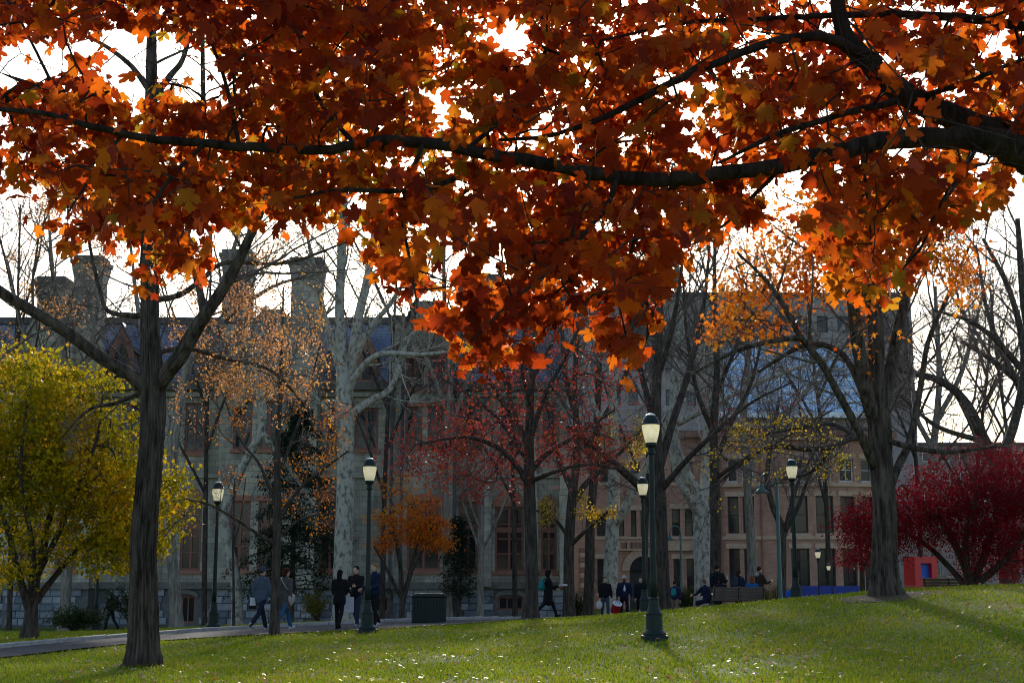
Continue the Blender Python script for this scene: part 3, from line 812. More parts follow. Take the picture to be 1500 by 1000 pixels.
# ---- low block far off to the right
far_b = empty('low_building', (0, 0, 0), 0, 'low grey building far behind the crimson maple', 'building')
FD = 150.0
def fx(px): return P(px, 650, FD)[0]
def fz_(py): return P(750, py, FD)[2]
fw_ = [(fx(a), fx(a + 13), fz_(y + 14), fz_(y)) for y in (662, 690, 720) for a in range(1350, 1640, 27)]
wall('wall', far_b, M['grey_brick'], fx(1335), fx(1660), -1.2, fz_(652), fw_, ident(FD), .3)
MB().box(fx(1335), fx(1660), FD + .301, FD + 20, -1.2, fz_(652)).build('inner_block', M['grey_brick'], far_b)
MB().box(fx(1334), fx(1661), FD - .3, FD + 20.1, fz_(652) + .01, fz_(648)).build('parapet', M['lead'], far_b)
for h in fw_: window(far_b, h, ident(FD), M['white_frame'], 1, 1, .1, .05, .15)
# ------------------------------------------------------------------ trees
def limb3d(rows, D):
    """rows of (px, py, depth offset, radius in photo pixels) -> x,y,z,r control rows"""
    out = []
    for (px, py, dd, r) in rows:
        p = P(px, py, D + dd)
        out.append((*p, r * .88 * (D + dd) / FPX))
    return np.array(out)

def ridge_mult(nP, nS, rg, amp, k, walk=.12):
    th = np.arange(nS) * 2 * np.pi / nS
    w = lambda: np.cumsum(rg.normal(0, walk, nP))
    a = np.abs(np.sin(k * th[None, :] / 2 + w()[:, None] + .5 * np.sin(2 * th[None, :] + w()[:, None])))
    b = np.abs(np.sin((k + 4) * th[None, :] / 2 + w()[:, None] + .5 * np.sin(3 * th[None, :] + w()[:, None])))
    return 1 + amp * (np.minimum(a, b) ** .6 - .5) + rg.normal(0, amp * .12, (nP, nS))

def limb_mesh(limbs, sides, rg, amp=.0, k=16, seg=.25, flare=0.0, gbase=None):
    vs, fs, base = [], [], 0
    sampled = []
    for i, c in enumerate(limbs):
        L = np.linalg.norm(np.diff(c[:, :3], axis=0), axis=1).sum()
        n = int(np.clip(L / seg, 8, 170))
        s = catmull(c, n)
        wv = catmull(rg.normal(0, .10, (max(4, n // 9), 3)), n); wv[0] = 0; s[:, :3] += wv * s[:, 3:4]
        sd = sides if i == 0 else max(8, sides // 2)
        if i == 0: s[0, 2] -= .35
        mult = None
        if amp: mult = ridge_mult(n, sd, rg, amp, k if i == 0 else k // 2, .12 * (seg / .22) ** .5)[None]
        if flare and i == 0:
            h = np.maximum(s[:, 2] - (gbase if gbase is not None else s[0, 2] + .35), 0)
            th = np.arange(sd) * 2 * np.pi / sd
            root = 1 + (flare * np.exp(-h / .28))[:, None] * (1 + .45 * np.cos(5 * th + rg.random() * 6)[None, :])
            mult = root[None] * (mult if mult is not None else 1)
        v, f = tubes(s[None, :, :3], s[None, :, 3], sd, mult)
        vs.append(v); fs.append(f + base); base += len(v)
        sampled.append(s)
    return np.concatenate(vs), np.concatenate(fs), sampled

def grow(pts, rad, k, t0, t1, ang, lr, Pn, wob, up, rr, rg, rmin=.006, lmin=0.0, lmax=9e9):
    N, Pp, _ = pts.shape
    t = t0 + (t1 - t0) * ((np.arange(k)[None] + rg.random((N, k))) / k)
    x = t * (Pp - 1); i = np.clip(x.astype(int), 0, Pp - 2); fr = (x - i)[..., None]
    n_ = np.arange(N)[:, None]
    a, b = pts[n_, i], pts[n_, i + 1]
    pos = (a * (1 - fr) + b * fr).reshape(-1, 3)
    T = norm(b - a).reshape(-1, 3)
    r = (rad[n_, i] * (1 - fr[..., 0]) + rad[n_, i + 1] * fr[..., 0]).reshape(-1)
    plen = np.linalg.norm(np.diff(pts, axis=1), axis=2).sum(1)
    L = np.clip((plen[:, None] * lr * (1.15 - .6 * t)).reshape(-1) * rg.uniform(.6, 1.3, N * k), lmin, lmax)
    v = rg.normal(0, 1, (N * k, 3)); perp = norm(v - (v * T).sum(1, keepdims=True) * T)
    an = np.radians(ang) * rg.uniform(.65, 1.25, N * k)[:, None]
    d = norm(np.cos(an) * T + np.sin(an) * perp)
    out = np.empty((N * k, Pn, 3)); out[:, 0] = pos
    for j in range(1, Pn):
        d = norm(d + rg.normal(0, wob, (N * k, 3)) + np.array((0, 0, up)))
        out[:, j] = out[:, j - 1] + d * (L / (Pn - 1))[:, None]
    r0 = np.maximum(np.minimum(r * rr, L * .0115 + .003), rmin)
    ra = r0[:, None] * np.linspace(1, .35, Pn)[None]
    return out, np.maximum(ra, rmin * .7)

def bare_branches(sampled, rg, levels, from_limb=1, per_m=1.6, lr=.5, t0=.25, up=.05, l1max=5.0, rmin=.006, ang=52):
    """levels = list of (children per branch) below the first; returns list of (pts, rad)"""
    P1, R1 = [], []
    for i, s in enumerate(sampled):
        if i < from_limb and len(sampled) > 1 and from_limb: 
            lo = .55
        else: lo = t0
        L = np.linalg.norm(np.diff(s[:, :3], axis=0), axis=1).sum()
        k = max(3, int(L * (1 - lo) * per_m))
        p, r = grow(s[None, :, :3], s[None, :, 3], k, lo, .99, ang, lr, 8, .10, up, .55, rg, rmin, .8, l1max)
        P1.append(p); R1.append(r)
    p, r = np.concatenate(P1), np.concatenate(R1)
    out = [(p, r)]
    for j, k in enumerate(levels):
        Pn = (6, 4, 2)[j]
        p, r = grow(p, r, k, .15, .98, 48, .46 if j == 0 else .5, Pn, .13, up * .8, .6, rg, rmin * (1, .8, .6)[j], .15)
        if j >= 1:
            qx, qy = proj(p[:, 0])
            kp = (rg.random(len(p)) < np.where(qy < 170, .3, 1)) & (qy > -120) & (qx > -150) & (qx < 1650)
            p, r = p[kp], r[kp]
        out.append((p, r))
    return out

def branch_obj(name, lv, mat, parent, sides=(5, 3, 3, 3, 3)):
    vs, fs, b = [], [], 0
    for (p, r), s in zip(lv, sides):
        v, f = tubes(p, r, s); vs.append(v); fs.append(f + b); b += len(v)
    return raw(name, np.concatenate(vs), np.concatenate(fs), mat, parent, True)

def scatter_leaves(p, n, rg, size, jit=.12, droop=.5):
    """n leaf placements along the twigs p (N,P,3)"""
    N, Pn, _ = p.shape
    i = rg.integers(0, N, n); t = rg.random(n) ** .7 * (Pn - 1); j = np.clip(t.astype(int), 0, Pn - 2); f = (t - j)[:, None]
    pos = p[i, j] * (1 - f) + p[i, j + 1] * f + rg.normal(0, jit, (n, 3))
    tip = rg.normal(0, 1, (n, 3)) + np.array((0, 0, -droop))
    return pos, leaf_frames(tip, n, 1.0), size * rg.uniform(.6, 1.3, n)

def in_blobs(pos, blobs, rg, soft=.25):
    """keep points inside any of the ellipses (px, py, rx, ry) seen in the crown"""
    x, y = proj(pos); k = np.zeros(len(pos), bool)
    for (cx, cy, rx, ry) in blobs:
        k |= ((x - cx) / rx) ** 2 + ((y - cy) / ry) ** 2 < 1 + rg.normal(0, soft, len(pos))
    return k

def tree(name, label, D, limbs, bark, sides=14, amp=.05, levels=(5, 5), leaf=None, seed=1, flare=.35, group=None, per_m=1.6, lr=.5, up=.05, l1max=4.5, rmin=.006, t0=.25, k=16, ang=52, cat='tree', seg=.22):
    rg = np.random.default_rng(seed)
    L3 = [limb3d(r, D) for r in limbs]
    b = L3[0][0]; g = gz(b[0], b[1])
    L3[0][0, 2] = g
    v, f, samp = limb_mesh(L3, sides, rg, amp, k, seg, flare, g)
    root = empty(name, (b[0], b[1], g), 0, label, cat, group)
    off = np.array((b[0], b[1], g))
    raw('trunk', v - off, f, M[bark], root, True)
    lv = bare_branches(samp, rg, levels, 1, per_m, lr, t0, up, l1max, rmin, ang)
    branch_obj('branches', [(p - off, r) for p, r in lv], M['bark_pale' if bark == 'bark_pale' else 'twig'], root)['kind'] = 'stuff'
    if leaf:
        for (n, size, mat, tmpl, blobs, soft) in leaf:
            tw = lv[-1][0] if len(lv) > 1 else lv[0][0]
            pos, R, sz = scatter_leaves(tw, n, rg, size)
            if blobs:
                kk = in_blobs(pos, blobs, rg, soft); pos, R, sz = pos[kk], R[kk], sz[kk]
            if len(pos):
                leaf_mesh('foliage', pos - off, R, sz, tmpl, M[mat], root)['kind'] = 'stuff'
    return root

def colonise(nodes, rads, targets, rg, seg=.25, sag=.05):
    """join every target to the nearest bit of branch; returns polylines as index lists, node array and tip counts"""
    nd = [np.asarray(nodes)]; par = [-np.ones(len(nodes), int)]
    cap = len(nodes) + int(len(targets) * 14)
    A = np.empty((cap, 3)); A[:len(nodes)] = nodes; n = len(nodes); n0 = n
    parent = -np.ones(cap, int)
    d = np.array([np.min(((A[:n] - t) ** 2).sum(1)) for t in targets])
    lines = []; tips = []
    for ti in np.argsort(d):
        t = targets[ti]
        q = ((A[:n] - t) ** 2).sum(1); i = int(q.argmin()); L = math.sqrt(q[i])
        m = int(np.clip(L / seg, 2, 12))
        a = A[i]
        mid = (a + t) / 2 + rg.normal(0, .10 * L, 3) + np.array((0, 0, sag * L))
        s = np.linspace(0, 1, m + 1)[1:, None]
        pts = (1 - s) ** 2 * a + 2 * s * (1 - s) * mid + s * s * t
        if n + m > cap: break
        A[n:n + m] = pts
        parent[n] = i; parent[n + 1:n + m] = np.arange(n, n + m - 1)
        lines.append([i] + list(range(n, n + m))); tips.append(n + m - 1); n += m
    cnt = np.zeros(n); cnt[tips] = 1
    for i in range(n - 1, n0 - 1, -1):
        if parent[i] >= 0: cnt[parent[i]] += max(cnt[i], 0)
    return A[:n], lines, cnt, tips

def line_mesh(A, lines, cnt, r0, e=.42, sides=5, rmax=.2):
    vs, fs, b = [], [], 0
    by = {}
    for l in lines: by.setdefault(len(l), []).append(l)
    for m, g in by.items():
        g = np.array(g)
        pts = A[g]; c = cnt[g].copy(); c[:, 0] = c[:, 1]
        r = np.minimum(r0 * np.maximum(c, 1) ** e, rmax)
        r[:, -1] *= .6
        v, f = tubes(pts, r, sides); vs.append(v); fs.append(f + b); b += len(v)
    return np.concatenate(vs), np.concatenate(fs)

def blob_targets(blobs, n, D, rg, thick):
    """points inside ellipsoids given as (px, py, rx, ry, weight) of the crown, at depth D +- thick"""
    w = np.array([q[4] for q in blobs], float); w /= w.sum()
    out = []
    for i in rg.choice(len(blobs), n, p=w):
        cx, cy, rx, ry, _ = blobs[i]
        u = norm(rg.normal(0, 1, 3)) * (rg.random() ** .45)
        out.append(P(cx + u[0] * rx, cy + u[1] * ry, D + u[2] * thick))
    return np.array(out)

def leafy(name, label, D, limbs, bark, blobs, nt_, per, size, mat, tmpl, seed, thick, rc=.3, flare=.3, sides=12, group=None, droop=.4, r0=.006, amp=.05, fl=False, extra=None, lmin=None):
    rg = np.random.default_rng(seed)
    L3 = [limb3d(r, D) for r in limbs]
    b = L3[0][0]; g = gz(b[0], b[1]); L3[0][0, 2] = g
    v, f, samp = limb_mesh(L3, sides, rg, amp, 14, .22, flare, g)
    root = empty(name, (b[0], b[1], g), 0, label, 'tree', group); off = np.array((b[0], b[1], g))
    raw('trunk', v - off, f, M[bark], root, True)
    T = blob_targets(blobs, nt_, D, rg, thick)
    nodes = np.concatenate([s[len(s) // (3 if i == 0 else 6):, :3] for i, s in enumerate(samp)])
    A, lines, cnt, tips = colonise(nodes, None, T, rg, .3)
    v, f = line_mesh(A - off, lines, cnt, r0)
    raw('branches', v, f, M[bark], root, True)['kind'] = 'stuff'
    c = A[tips]
    n = len(c) * per
    pos = np.repeat(c, per, 0) + rg.normal(0, 1, (n, 3)) * np.array((rc, rc, rc * .55))
    tip = rg.normal(0, 1, (n, 3)) + np.array((0, 0, -droop))
    R = leaf_frames(tip, n, .8)
    leaf_mesh('foliage', pos - off, R, size * rg.uniform(.6, 1.35, n), tmpl, M[mat], root)['kind'] = 'stuff'
    return root

# ---- the big ginkgo-like trunk on the left
forked = tree('forked_tree', 'tall dark trunk forking into three limbs, standing alone in the sunlit lawn', 25,
     [[(206, 975, 0, 25), (209, 930, 0, 22.5), (213, 820, 0, 20), (217, 700, 0, 19), (219, 610, 0, 18.5), (219, 560, 0, 19), (220, 500, 0, 15), (220, 440, .1, 14), (218, 300, .2, 12), (221, 150, .4, 10), (223, 60, .5, 8), (226, -80, .6, 6), (230, -260, .7, 3)],
      [(222, 572, 0, 13), (190, 548, -.2, 10), (150, 525, -.4, 9.5), (80, 475, -.8, 9), (0, 425, -1.2, 8), (-80, 370, -1.6, 6), (-190, 260, -2, 3)],
      [(222, 575, 0, 14), (245, 545, -.2, 12.5), (265, 520, -.3, 12), (297, 470, -.5, 10.5), (322, 430, -.7, 9), (348, 385, -.9, 8), (372, 335, -1.1, 7), (398, 262, -1.2, 6), (415, 150, -1.4, 4), (425, 20, -1.5, 2.5)],
      [(299, 466, -.5, 7), (292, 425, -.3, 5.5), (280, 375, 0, 4.5), (272, 310, .2, 3.5), (262, 220, .4, 2)],
      [(221, 462, 0, 5), (190, 462, .3, 4.5), (158, 455, .6, 3.5), (146, 425, .8, 3), (132, 360, 1, 2.4), (120, 280, 1.2, 1.6)],
      [(222, 440, 0, 5), (262, 432, .5, 4.5), (295, 410, .9, 4), (330, 385, 1.3, 3.5), (420, 385, 1.6, 2.6), (520, 350, 2, 1.4)],
      [(221, 520, 0, 4), (270, 510, .8, 3.4), (330, 525, 1.4, 3), (400, 545, 2, 2.4), (460, 610, 2.6, 1.3)],
      [(221, 150, .4, 6), (250, 110, .6, 5), (268, 85, .7, 4), (285, 20, .8, 3), (300, -60, 1, 2)],
      [(220, 135, .4, 5), (190, 95, .4, 4), (140, 60, .3, 3), (80, 40, .2, 2.4), (20, 25, 0, 1.6)],
      [(290, 215, 1.5, 4), (297, 160, 1.5, 4), (297, 90, 1.5, 3.6), (298, 0, 1.5, 3)],
      [(212, 330, .2, 4), (160, 300, .5, 3), (110, 230, .7, 2.4), (60, 160, .9, 1.5)],
      [(219, 570, 0, 3.5), (170, 590, .5, 3), (130, 600, 1, 2.4), (90, 640, 1.4, 1.2)]],
     'bark', 140, .26, (4, 5, 3), [(15000, .05, 'leaf_tan', LEAF_OVAL, [(330, 480, 130, 130), (300, 560, 120, 60), (250, 440, 90, 70), (160, 180, 200, 160), (60, 420, 120, 120)], .3)], 3, .2, per_m=1.7, lr=.36, up=-.02, l1max=2.6, rmin=.0048, k=22, seg=.07)

def strands():
    """hanging sprays of small orange tan leaves under the right hand limbs"""
    rg = np.random.default_rng(303); off = np.array(forked.location)
    rows = [[(222, 440, 0, 5), (262, 432, .5, 4.5), (295, 410, .9, 4), (330, 385, 1.3, 3.5), (420, 385, 1.6, 2.6), (520, 350, 2, 1.4)], [(221, 520, 0, 4), (270, 510, .8, 3.4), (330, 525, 1.4, 3), (400, 545, 2, 2.4), (460, 610, 2.6, 1.3)]]
    nodes = np.concatenate([catmull(limb3d(r, 25), 40)[4:, :3] for r in rows])
    T = np.array([P(rg.uniform(238, 480), rg.uniform(400, 560), 25 + rg.uniform(.2, 3.4)) for _ in range(70)])
    A, lines, cnt, tips = colonise(nodes, None, T, rg, .2)
    v, f = line_mesh(A - off, lines, cnt, .004)
    raw('twigs', v, f, M['twig'], forked, True)['kind'] = 'stuff'
    t = np.linspace(0, 1, 7)
    S = []
    for q in A[tips]:
        L = rg.uniform(.25, 1.1); dx = rg.normal(0, .3, 2)
        S.append(np.stack([q[0] + dx[0] * L * t ** .6, q[1] + dx[1] * L * t ** .6, q[2] - L * t ** 1.3], -1))
    S = np.array(S)
    v, f = tubes(S - off, np.tile(np.linspace(.006, .003, 7), (len(S), 1)), 4)
    raw('hanging_twigs', v, f, M['twig'], forked, True)['kind'] = 'stuff'
    pos, R, sz = scatter_leaves(S, 3200, rg, .056, .045, .6)
    leaf_mesh('foliage', pos - off, R, sz, LEAF_OVAL, M['leaf_tan'], forked)['kind'] = 'stuff'
strands()

# ---- yellow-green multi-stemmed tree
leafy('yellow_tree', 'bushy yellow green tree with several low stems left of the forked trunk', 38,
      [[(42, 932, 0, 15), (44, 905, 0, 11), (46, 885, 0, 10), (52, 840, .3, 8), (70, 770, .6, 6), (88, 660, .8, 4), (82, 540, 1, 2)],
       [(44, 895, 0, 8), (30, 850, -.4, 6), (12, 780, -.8, 5), (-20, 680, -1.2, 3)],
       [(46, 890, 0, 7), (80, 845, .6, 5), (130, 790, 1.2, 4), (200, 740, 1.8, 3), (250, 720, 2, 2)],
       [(45, 885, 0, 6), (48, 800, -1, 5), (30, 700, -1.6, 3.5), (40, 580, -2, 2)],
       [(50, 850, .3, 6), (95, 760, -.6, 4.5), (140, 650, -1.2, 3), (150, 580, -1.6, 2)]],
      'bark_dark', [(60, 640, 110, 120, 3), (20, 720, 110, 130, 3), (130, 680, 110, 100, 3), (200, 740, 85, 90, 2.2), (150, 790, 90, 50, 1.3), (40, 545, 60, 55, 1.0), (-60, 650, 90, 120, 2), (120, 590, 70, 55, .9), (20, 830, 50, 30, .3)],
      1150, 34, .125, 'leaf_yellow', LEAF_OVAL, 21, 3.0, .2, r0=.007)

# ---- crimson japanese maple, right
leafy('crimson_maple', 'low spreading crimson japanese maple at the edge of the rise', 42,
      [[(1420, 868, 0, 8), (1418, 840, 0, 7), (1400, 800, 0, 6), (1370, 750, 0, 4), (1320, 710, 0, 2)],
       [(1420, 865, 0, 6), (1395, 835, .4, 5), (1360, 800, .8, 4), (1310, 770, 1.2, 2)],
       [(1422, 862, 0, 7), (1440, 810, .3, 6), (1460, 750, .5, 4), (1450, 690, .7, 2)],
       [(1424, 860, 0, 7), (1470, 820, -.4, 6), (1510, 770, -.8, 4), (1560, 720, -1, 2)],
       [(1421, 862, 0, 6), (1415, 790, -.7, 5), (1430, 720, -1, 3), (1410, 670, -1.2, 2)]],
      'bark_dark', [(1440, 715, 100, 70, 3), (1500, 720, 90, 75, 3), (1370, 745, 70, 60, 2), (1320, 765, 60, 55, 1.5), (1275, 790, 45, 45, .9), (1420, 775, 90, 45, 1.4), (1560, 740, 90, 80, 2.2), (1255, 760, 28, 25, .3), (1480, 800, 80, 32, 1.0), (1440, 830, 50, 18, .3), (1510, 830, 60, 22, .6)],
      1250, 40, .10, 'leaf_crimson', LEAF_FINE, 31, 2.6, .25, r0=.006)
leafy('scarlet_maple', 'small red and orange japanese maple partly behind the big right trunk', 47,
      [[(1262, 866, 0, 5), (1262, 830, 0, 4), (1258, 790, 0, 3), (1255, 750, 0, 2)], [(1262, 840, 0, 3), (1278, 800, .3, 2.4), (1290, 760, .4, 1.5)]],
      'bark_dark', [(1265, 790, 35, 40, 2), (1285, 760, 35, 40, 1.4), (1250, 815, 24, 22, .7), (1262, 745, 18, 18, .4)], 150, 26, .09, 'leaf_crimson', LEAF_FINE, 32, 1.0, .18)

# ---- small orange tree by the dark hall
leafy('orange_tree', 'small orange japanese maple with several thin stems before the stone hall', 62,
      [[(590, 893, 0, 5), (588, 850, 0, 4), (582, 800, 0, 3), (572, 750, 0, 1.5)], [(590, 885, 0, 4), (602, 830, .3, 3), (618, 780, .5, 1.6)], [(590, 880, 0, 3.4), (570, 840, -.3, 2.6), (548, 800, -.5, 1.4)], [(592, 875, 0, 3), (610, 820, -.4, 2.4), (640, 780, -.6, 1.4)]],
      'bark_dark', [(625, 770, 38, 18, 2.4), (640, 795, 30, 12, 1.4), (595, 785, 40, 14, 1.4), (575, 760, 36, 20, 1), (610, 740, 42, 16, 1), (560, 800, 22, 10, .5), (595, 712, 46, 24, .5)], 330, 17, .12, 'leaf_orange', LEAF_OVAL, 41, 1.4, .22, r0=.008)

# ---- red-leaved tree in the middle
red = leafy('red_tree', 'dark straight trunked tree with sparse red leaves beside the path', 47,
      [[(777, 905, 0, 13), (778, 880, 0, 11), (777, 800, 0, 10.5), (776, 720, 0, 10), (776, 650, 0, 8), (778, 570, 0, 6), (784, 480, 0, 4.5), (788, 400, 0, 3), (790, 300, 0, 1.5)],
       [(776, 712, 0, 6), (755, 680, -.5, 5), (728, 655, -1, 4), (680, 640, -1.5, 3), (610, 650, -2, 1.6)],
       [(777, 690, 0, 6), (800, 665, .5, 5), (840, 640, 1, 3.6), (900, 600, 1.4, 2)],
       [(777, 660, 0, 5), (752, 600, .5, 4), (735, 540, .8, 3), (715, 460, 1, 2)],
       [(778, 640, 0, 5), (798, 580, -.6, 4), (830, 520, -1, 3), (858, 450, -1.4, 2)],
       [(776, 680, 0, 4.5), (735, 620, 1, 3.6), (690, 580, 1.6, 2.6), (640, 550, 2, 1.6)],
       [(777, 705, 0, 4.5), (815, 690, -1, 3.4), (860, 680, -1.6, 2.6), (920, 690, -2, 1.5)],
       [(778, 600, 0, 4), (765, 530, -1, 3), (770, 440, -1.4, 2), (760, 360, -1.6, 1.2)],
       [(778, 560, 0, 3.6), (810, 500, .8, 2.8), (870, 400, 1.4, 1.8)]],
      'bark_dark', [(690, 640, 95, 55, 2.4), (620, 660, 65, 45, 1.2), (780, 640, 90, 60, 1.6), (850, 660, 80, 50, 1.6), (700, 700, 80, 40, 1.2), (820, 560, 90, 70, 1.0), (720, 540, 90, 80, 1.0), (800, 430, 90, 90, .8), (700, 430, 60, 60, .4), (900, 570, 60, 70, .6)],
      720, 10, .11, 'leaf_red', LEAF_OVAL, 51, 3.4, .26, .4, 18, r0=.0075, amp=.07)

# ---- big trunk on the rise
BIG = [[(1298, 872, 0, 24), (1297, 850, 0, 21.5), (1294, 800, 0, 19.5), (1290, 720, 0, 18), (1288, 650, 0, 18), (1286, 590, 0, 17.5), (1284, 530, 0, 13), (1283, 450, 0, 11.5), (1281, 360, .1, 9.5), (1276, 260, .2, 7), (1270, 120, .3, 4)],
       [(1285, 625, 0, 12), (1268, 570, -.4, 11), (1256, 500, -.7, 10.5), (1248, 430, -1, 9), (1232, 360, -1.2, 7), (1205, 270, -1.4, 5), (1180, 170, -1.6, 3)],
       [(1288, 615, 0, 12), (1303, 545, .3, 10), (1316, 480, .6, 9), (1330, 410, .9, 7), (1345, 320, 1.1, 5), (1365, 200, 1.3, 3)],
       [(1284, 690, 0, 8), (1262, 640, -.6, 7), (1232, 585, -1, 6), (1200, 528, -1.4, 5.5), (1172, 492, -1.7, 4.5), (1130, 420, -2.2, 3.4), (1080, 370, -2.6, 2)],
       [(1292, 745, 0, 8), (1312, 690, .5, 6.5), (1334, 645, .8, 6), (1345, 590, 1, 5), (1360, 500, 1.2, 4), (1390, 430, 1.5, 3), (1420, 360, 1.8, 2)],
       [(1172, 494, -1.7, 4), (1120, 502, -2.1, 3.6), (1070, 518, -2.4, 3), (1010, 550, -2.8, 1.8)],
       [(1270, 590, .3, 6), (1235, 520, .8, 5), (1180, 505, 1.2, 4), (1110, 545, 1.8, 2)],
       [(1288, 640, 0, 5), (1335, 655, -.6, 4.4), (1395, 662, -1.2, 3.4), (1480, 650, -1.8, 2)],
       [(1283, 470, 0, 6), (1262, 420, .6, 5), (1235, 330, 1.1, 4), (1215, 220, 1.5, 2)]]
big = tree('big_tree', 'thick grey brown trunk with upright limbs and orange leaves on the crest', 34, BIG, 'bark', 100, .18, (5, 4, 4), None, 61, .28, per_m=2.2, lr=.42, up=.02, l1max=3.0, rmin=.005, k=30, seg=.09)
def big_leaves():
    rg = np.random.default_rng(62)
    blobs = [(1085, 430, 55, 55, 2), (1130, 385, 70, 55, 2.4), (1180, 400, 60, 60, 2.2), (1060, 480, 30, 30, .7), (1120, 480, 60, 28, .9), (1240, 400, 70, 70, 1.6), (1370, 380, 60, 60, 1.6), (1410, 400, 40, 60, .9), (1275, 510, 45, 45, .35), (1200, 330, 90, 50, 1.4), (1320, 330, 80, 60, 1.2), (1150, 290, 100, 70, 1.2)]
    T = blob_targets(blobs, 480, 33, rg, 1.8)
    samp = [catmull(limb3d(r, 34), 40) for r in BIG[1:]]
    nodes = np.concatenate([s[8:, :3] for s in samp])
    A, lines, cnt, tips = colonise(nodes, None, T, rg, .3)
    off = np.array(big.location)
    v, f = line_mesh(A - off, lines, cnt, .005)
    raw('twigs', v, f, M['bark_dark'], big, True)['kind'] = 'stuff'
    c = A[tips]; per = 10; n = len(c) * per
    pos = np.repeat(c, per, 0) + rg.normal(0, .15, (n, 3)); tip = rg.normal(0, 1, (n, 3)) + np.array((0, 0, -.7))
    R = leaf_frames(tip, n, .9); sz = .13 * rg.uniform(.6, 1.3, n)
    order = np.argsort(-sz); vis = order[:300]; rest = order[300:]
    leaf_mesh('foliage', pos[rest] - off, R[rest], sz[rest], LEAF_STAR, M['leaf_orange'], big)['kind'] = 'stuff'
    me = None
    for i in vis:
        if me is None:
            o = raw('leaf', LEAF_STAR[0], LEAF_STAR[1], M['leaf_orange'], big); me = o.data
        else: o = link('leaf', me, big)
        mt = Matrix(R[i].tolist()).to_4x4(); o.matrix_local = Matrix.Translation(Vector((pos[i] - off).tolist())) @ mt @ Matrix.Scale(float(sz[i]), 4)
big_leaves()

# ---- middle and background trees
tree('leaning_tree', 'dark tree with one long low limb, behind the tall lamp post', 51,
     [[(972, 893, 0, 15), (970, 860, 0, 13), (967, 780, 0, 12.5), (964, 700, 0, 11), (961, 620, 0, 9), (964, 520, 0, 7), (968, 420, 0, 5), (965, 300, 0, 3)],
      [(966, 770, 0, 9), (945, 722, -.4, 8), (915, 692, -.8, 7), (880, 662, -1.2, 6), (830, 625, -1.6, 4)],
      [(964, 690, 0, 8), (985, 620, .5, 6.5), (1010, 540, 1, 5), (1030, 450, 1.4, 3.6), (1040, 360, 1.6, 2)],
      [(963, 640, 0, 7), (945, 570, .6, 5), (925, 490, 1, 3.6), (915, 400, 1.2, 2)],
      [(966, 720, 0, 6), (1000, 680, -.8, 5), (1040, 640, -1.4, 4), (1100, 590, -2, 2.6), (1160, 560, -2.4, 1.5)],
      [(962, 560, 0, 5), (985, 480, -1, 4), (1000, 380, -1.6, 2.4)]],
     'bark_dark', 20, .07, (6, 5, 4), [(1500, .10, 'leaf_red', LEAF_OVAL, [(990, 640, 120, 80), (900, 640, 60, 60)], .3)], 71, .4, rmin=.0085, up=.06)
tree('pale_sycamore', 'white barked sycamore with twisted forks in front of the stone hall', 60,
     [[(506, 893, 0, 19), (505, 860, 0, 16), (505, 760, 0, 15), (505, 660, 0, 14), (503, 590, 0, 13.5), (500, 520, 0, 9), (499, 440, 0, 8), (502, 340, 0, 7), (505, 240, 0, 5), (500, 100, 0, 3)],
      [(505, 600, 0, 10), (516, 530, .4, 9), (524, 470, .6, 8), (538, 410, .8, 7), (548, 340, 1, 5), (556, 240, 1.2, 3)],
      [(512, 545, .3, 7), (530, 500, -.4, 6), (548, 472, -.7, 5), (572, 445, -1, 4), (600, 400, -1.4, 2.4)],
      [(505, 580, 0, 7), (525, 545, -.6, 6), (545, 524, -1, 5), (570, 517, -1.4, 4.4), (620, 519, -2, 3.4), (680, 512, -2.6, 2)],
      [(507, 612, 0, 7), (540, 588, .6, 6), (570, 570, 1, 5), (585, 535, 1.3, 4.6), (600, 495, 1.6, 4), (640, 460, 2, 2.4)],
      [(503, 560, 0, 6), (480, 480, .8, 5), (462, 400, 1.4, 4), (440, 300, 2, 2)],
      [(504, 640, 0, 4), (470, 590, -1, 3.4), (430, 560, -1.6, 2.4), (380, 540, -2, 1.4)]],
     'bark_pale', 26, .05, (5, 5, 4), [(1700, .12, 'leaf_orange', LEAF_OVAL, [(480, 680, 55, 130), (530, 640, 60, 120), (470, 780, 60, 30)], .3)], 72, .3, rmin=.008, up=.03)
tree('slim_tree', 'slim young tree with sparse orange brown leaves at the path edge', 37,
     [[(402, 930, 0, 9), (403, 900, 0, 7.5), (405, 820, 0, 7), (406, 740, 0, 6.5), (406, 660, 0, 5), (410, 580, 0, 4), (413, 500, 0, 2.6), (415, 420, 0, 1.4)],
      [(405, 770, 0, 4), (435, 720, -.3, 3), (470, 690, -.6, 2.4), (510, 660, -.9, 1.4)], [(405, 740, 0, 3.6), (380, 680, .4, 2.6), (350, 640, .7, 1.8), (320, 560, 1, 1)],
      [(406, 700, 0, 3.4), (430, 640, .5, 2.6), (450, 580, .8, 1.8), (470, 500, 1, 1)], [(405, 800, 0, 3), (360, 770, -.4, 2.4), (310, 740, -.7, 1.8), (270, 730, -1, 1)], [(405, 790, 0, 3.2), (440, 760, .6, 2.2), (490, 750, 1, 1.4)]],
     'bark_dark', 18, .07, (5, 5, 4), [(3000, .07, 'leaf_orange', LEAF_OVAL, [(475, 720, 60, 70), (430, 760, 50, 30), (420, 640, 50, 70), (490, 640, 50, 50), (380, 620, 80, 90)], .3), (500, .06, 'leaf_tan', LEAF_OVAL, None, 0)], 73, .25, per_m=2.2, lr=.4, up=.06, l1max=1.8, rmin=.0045)
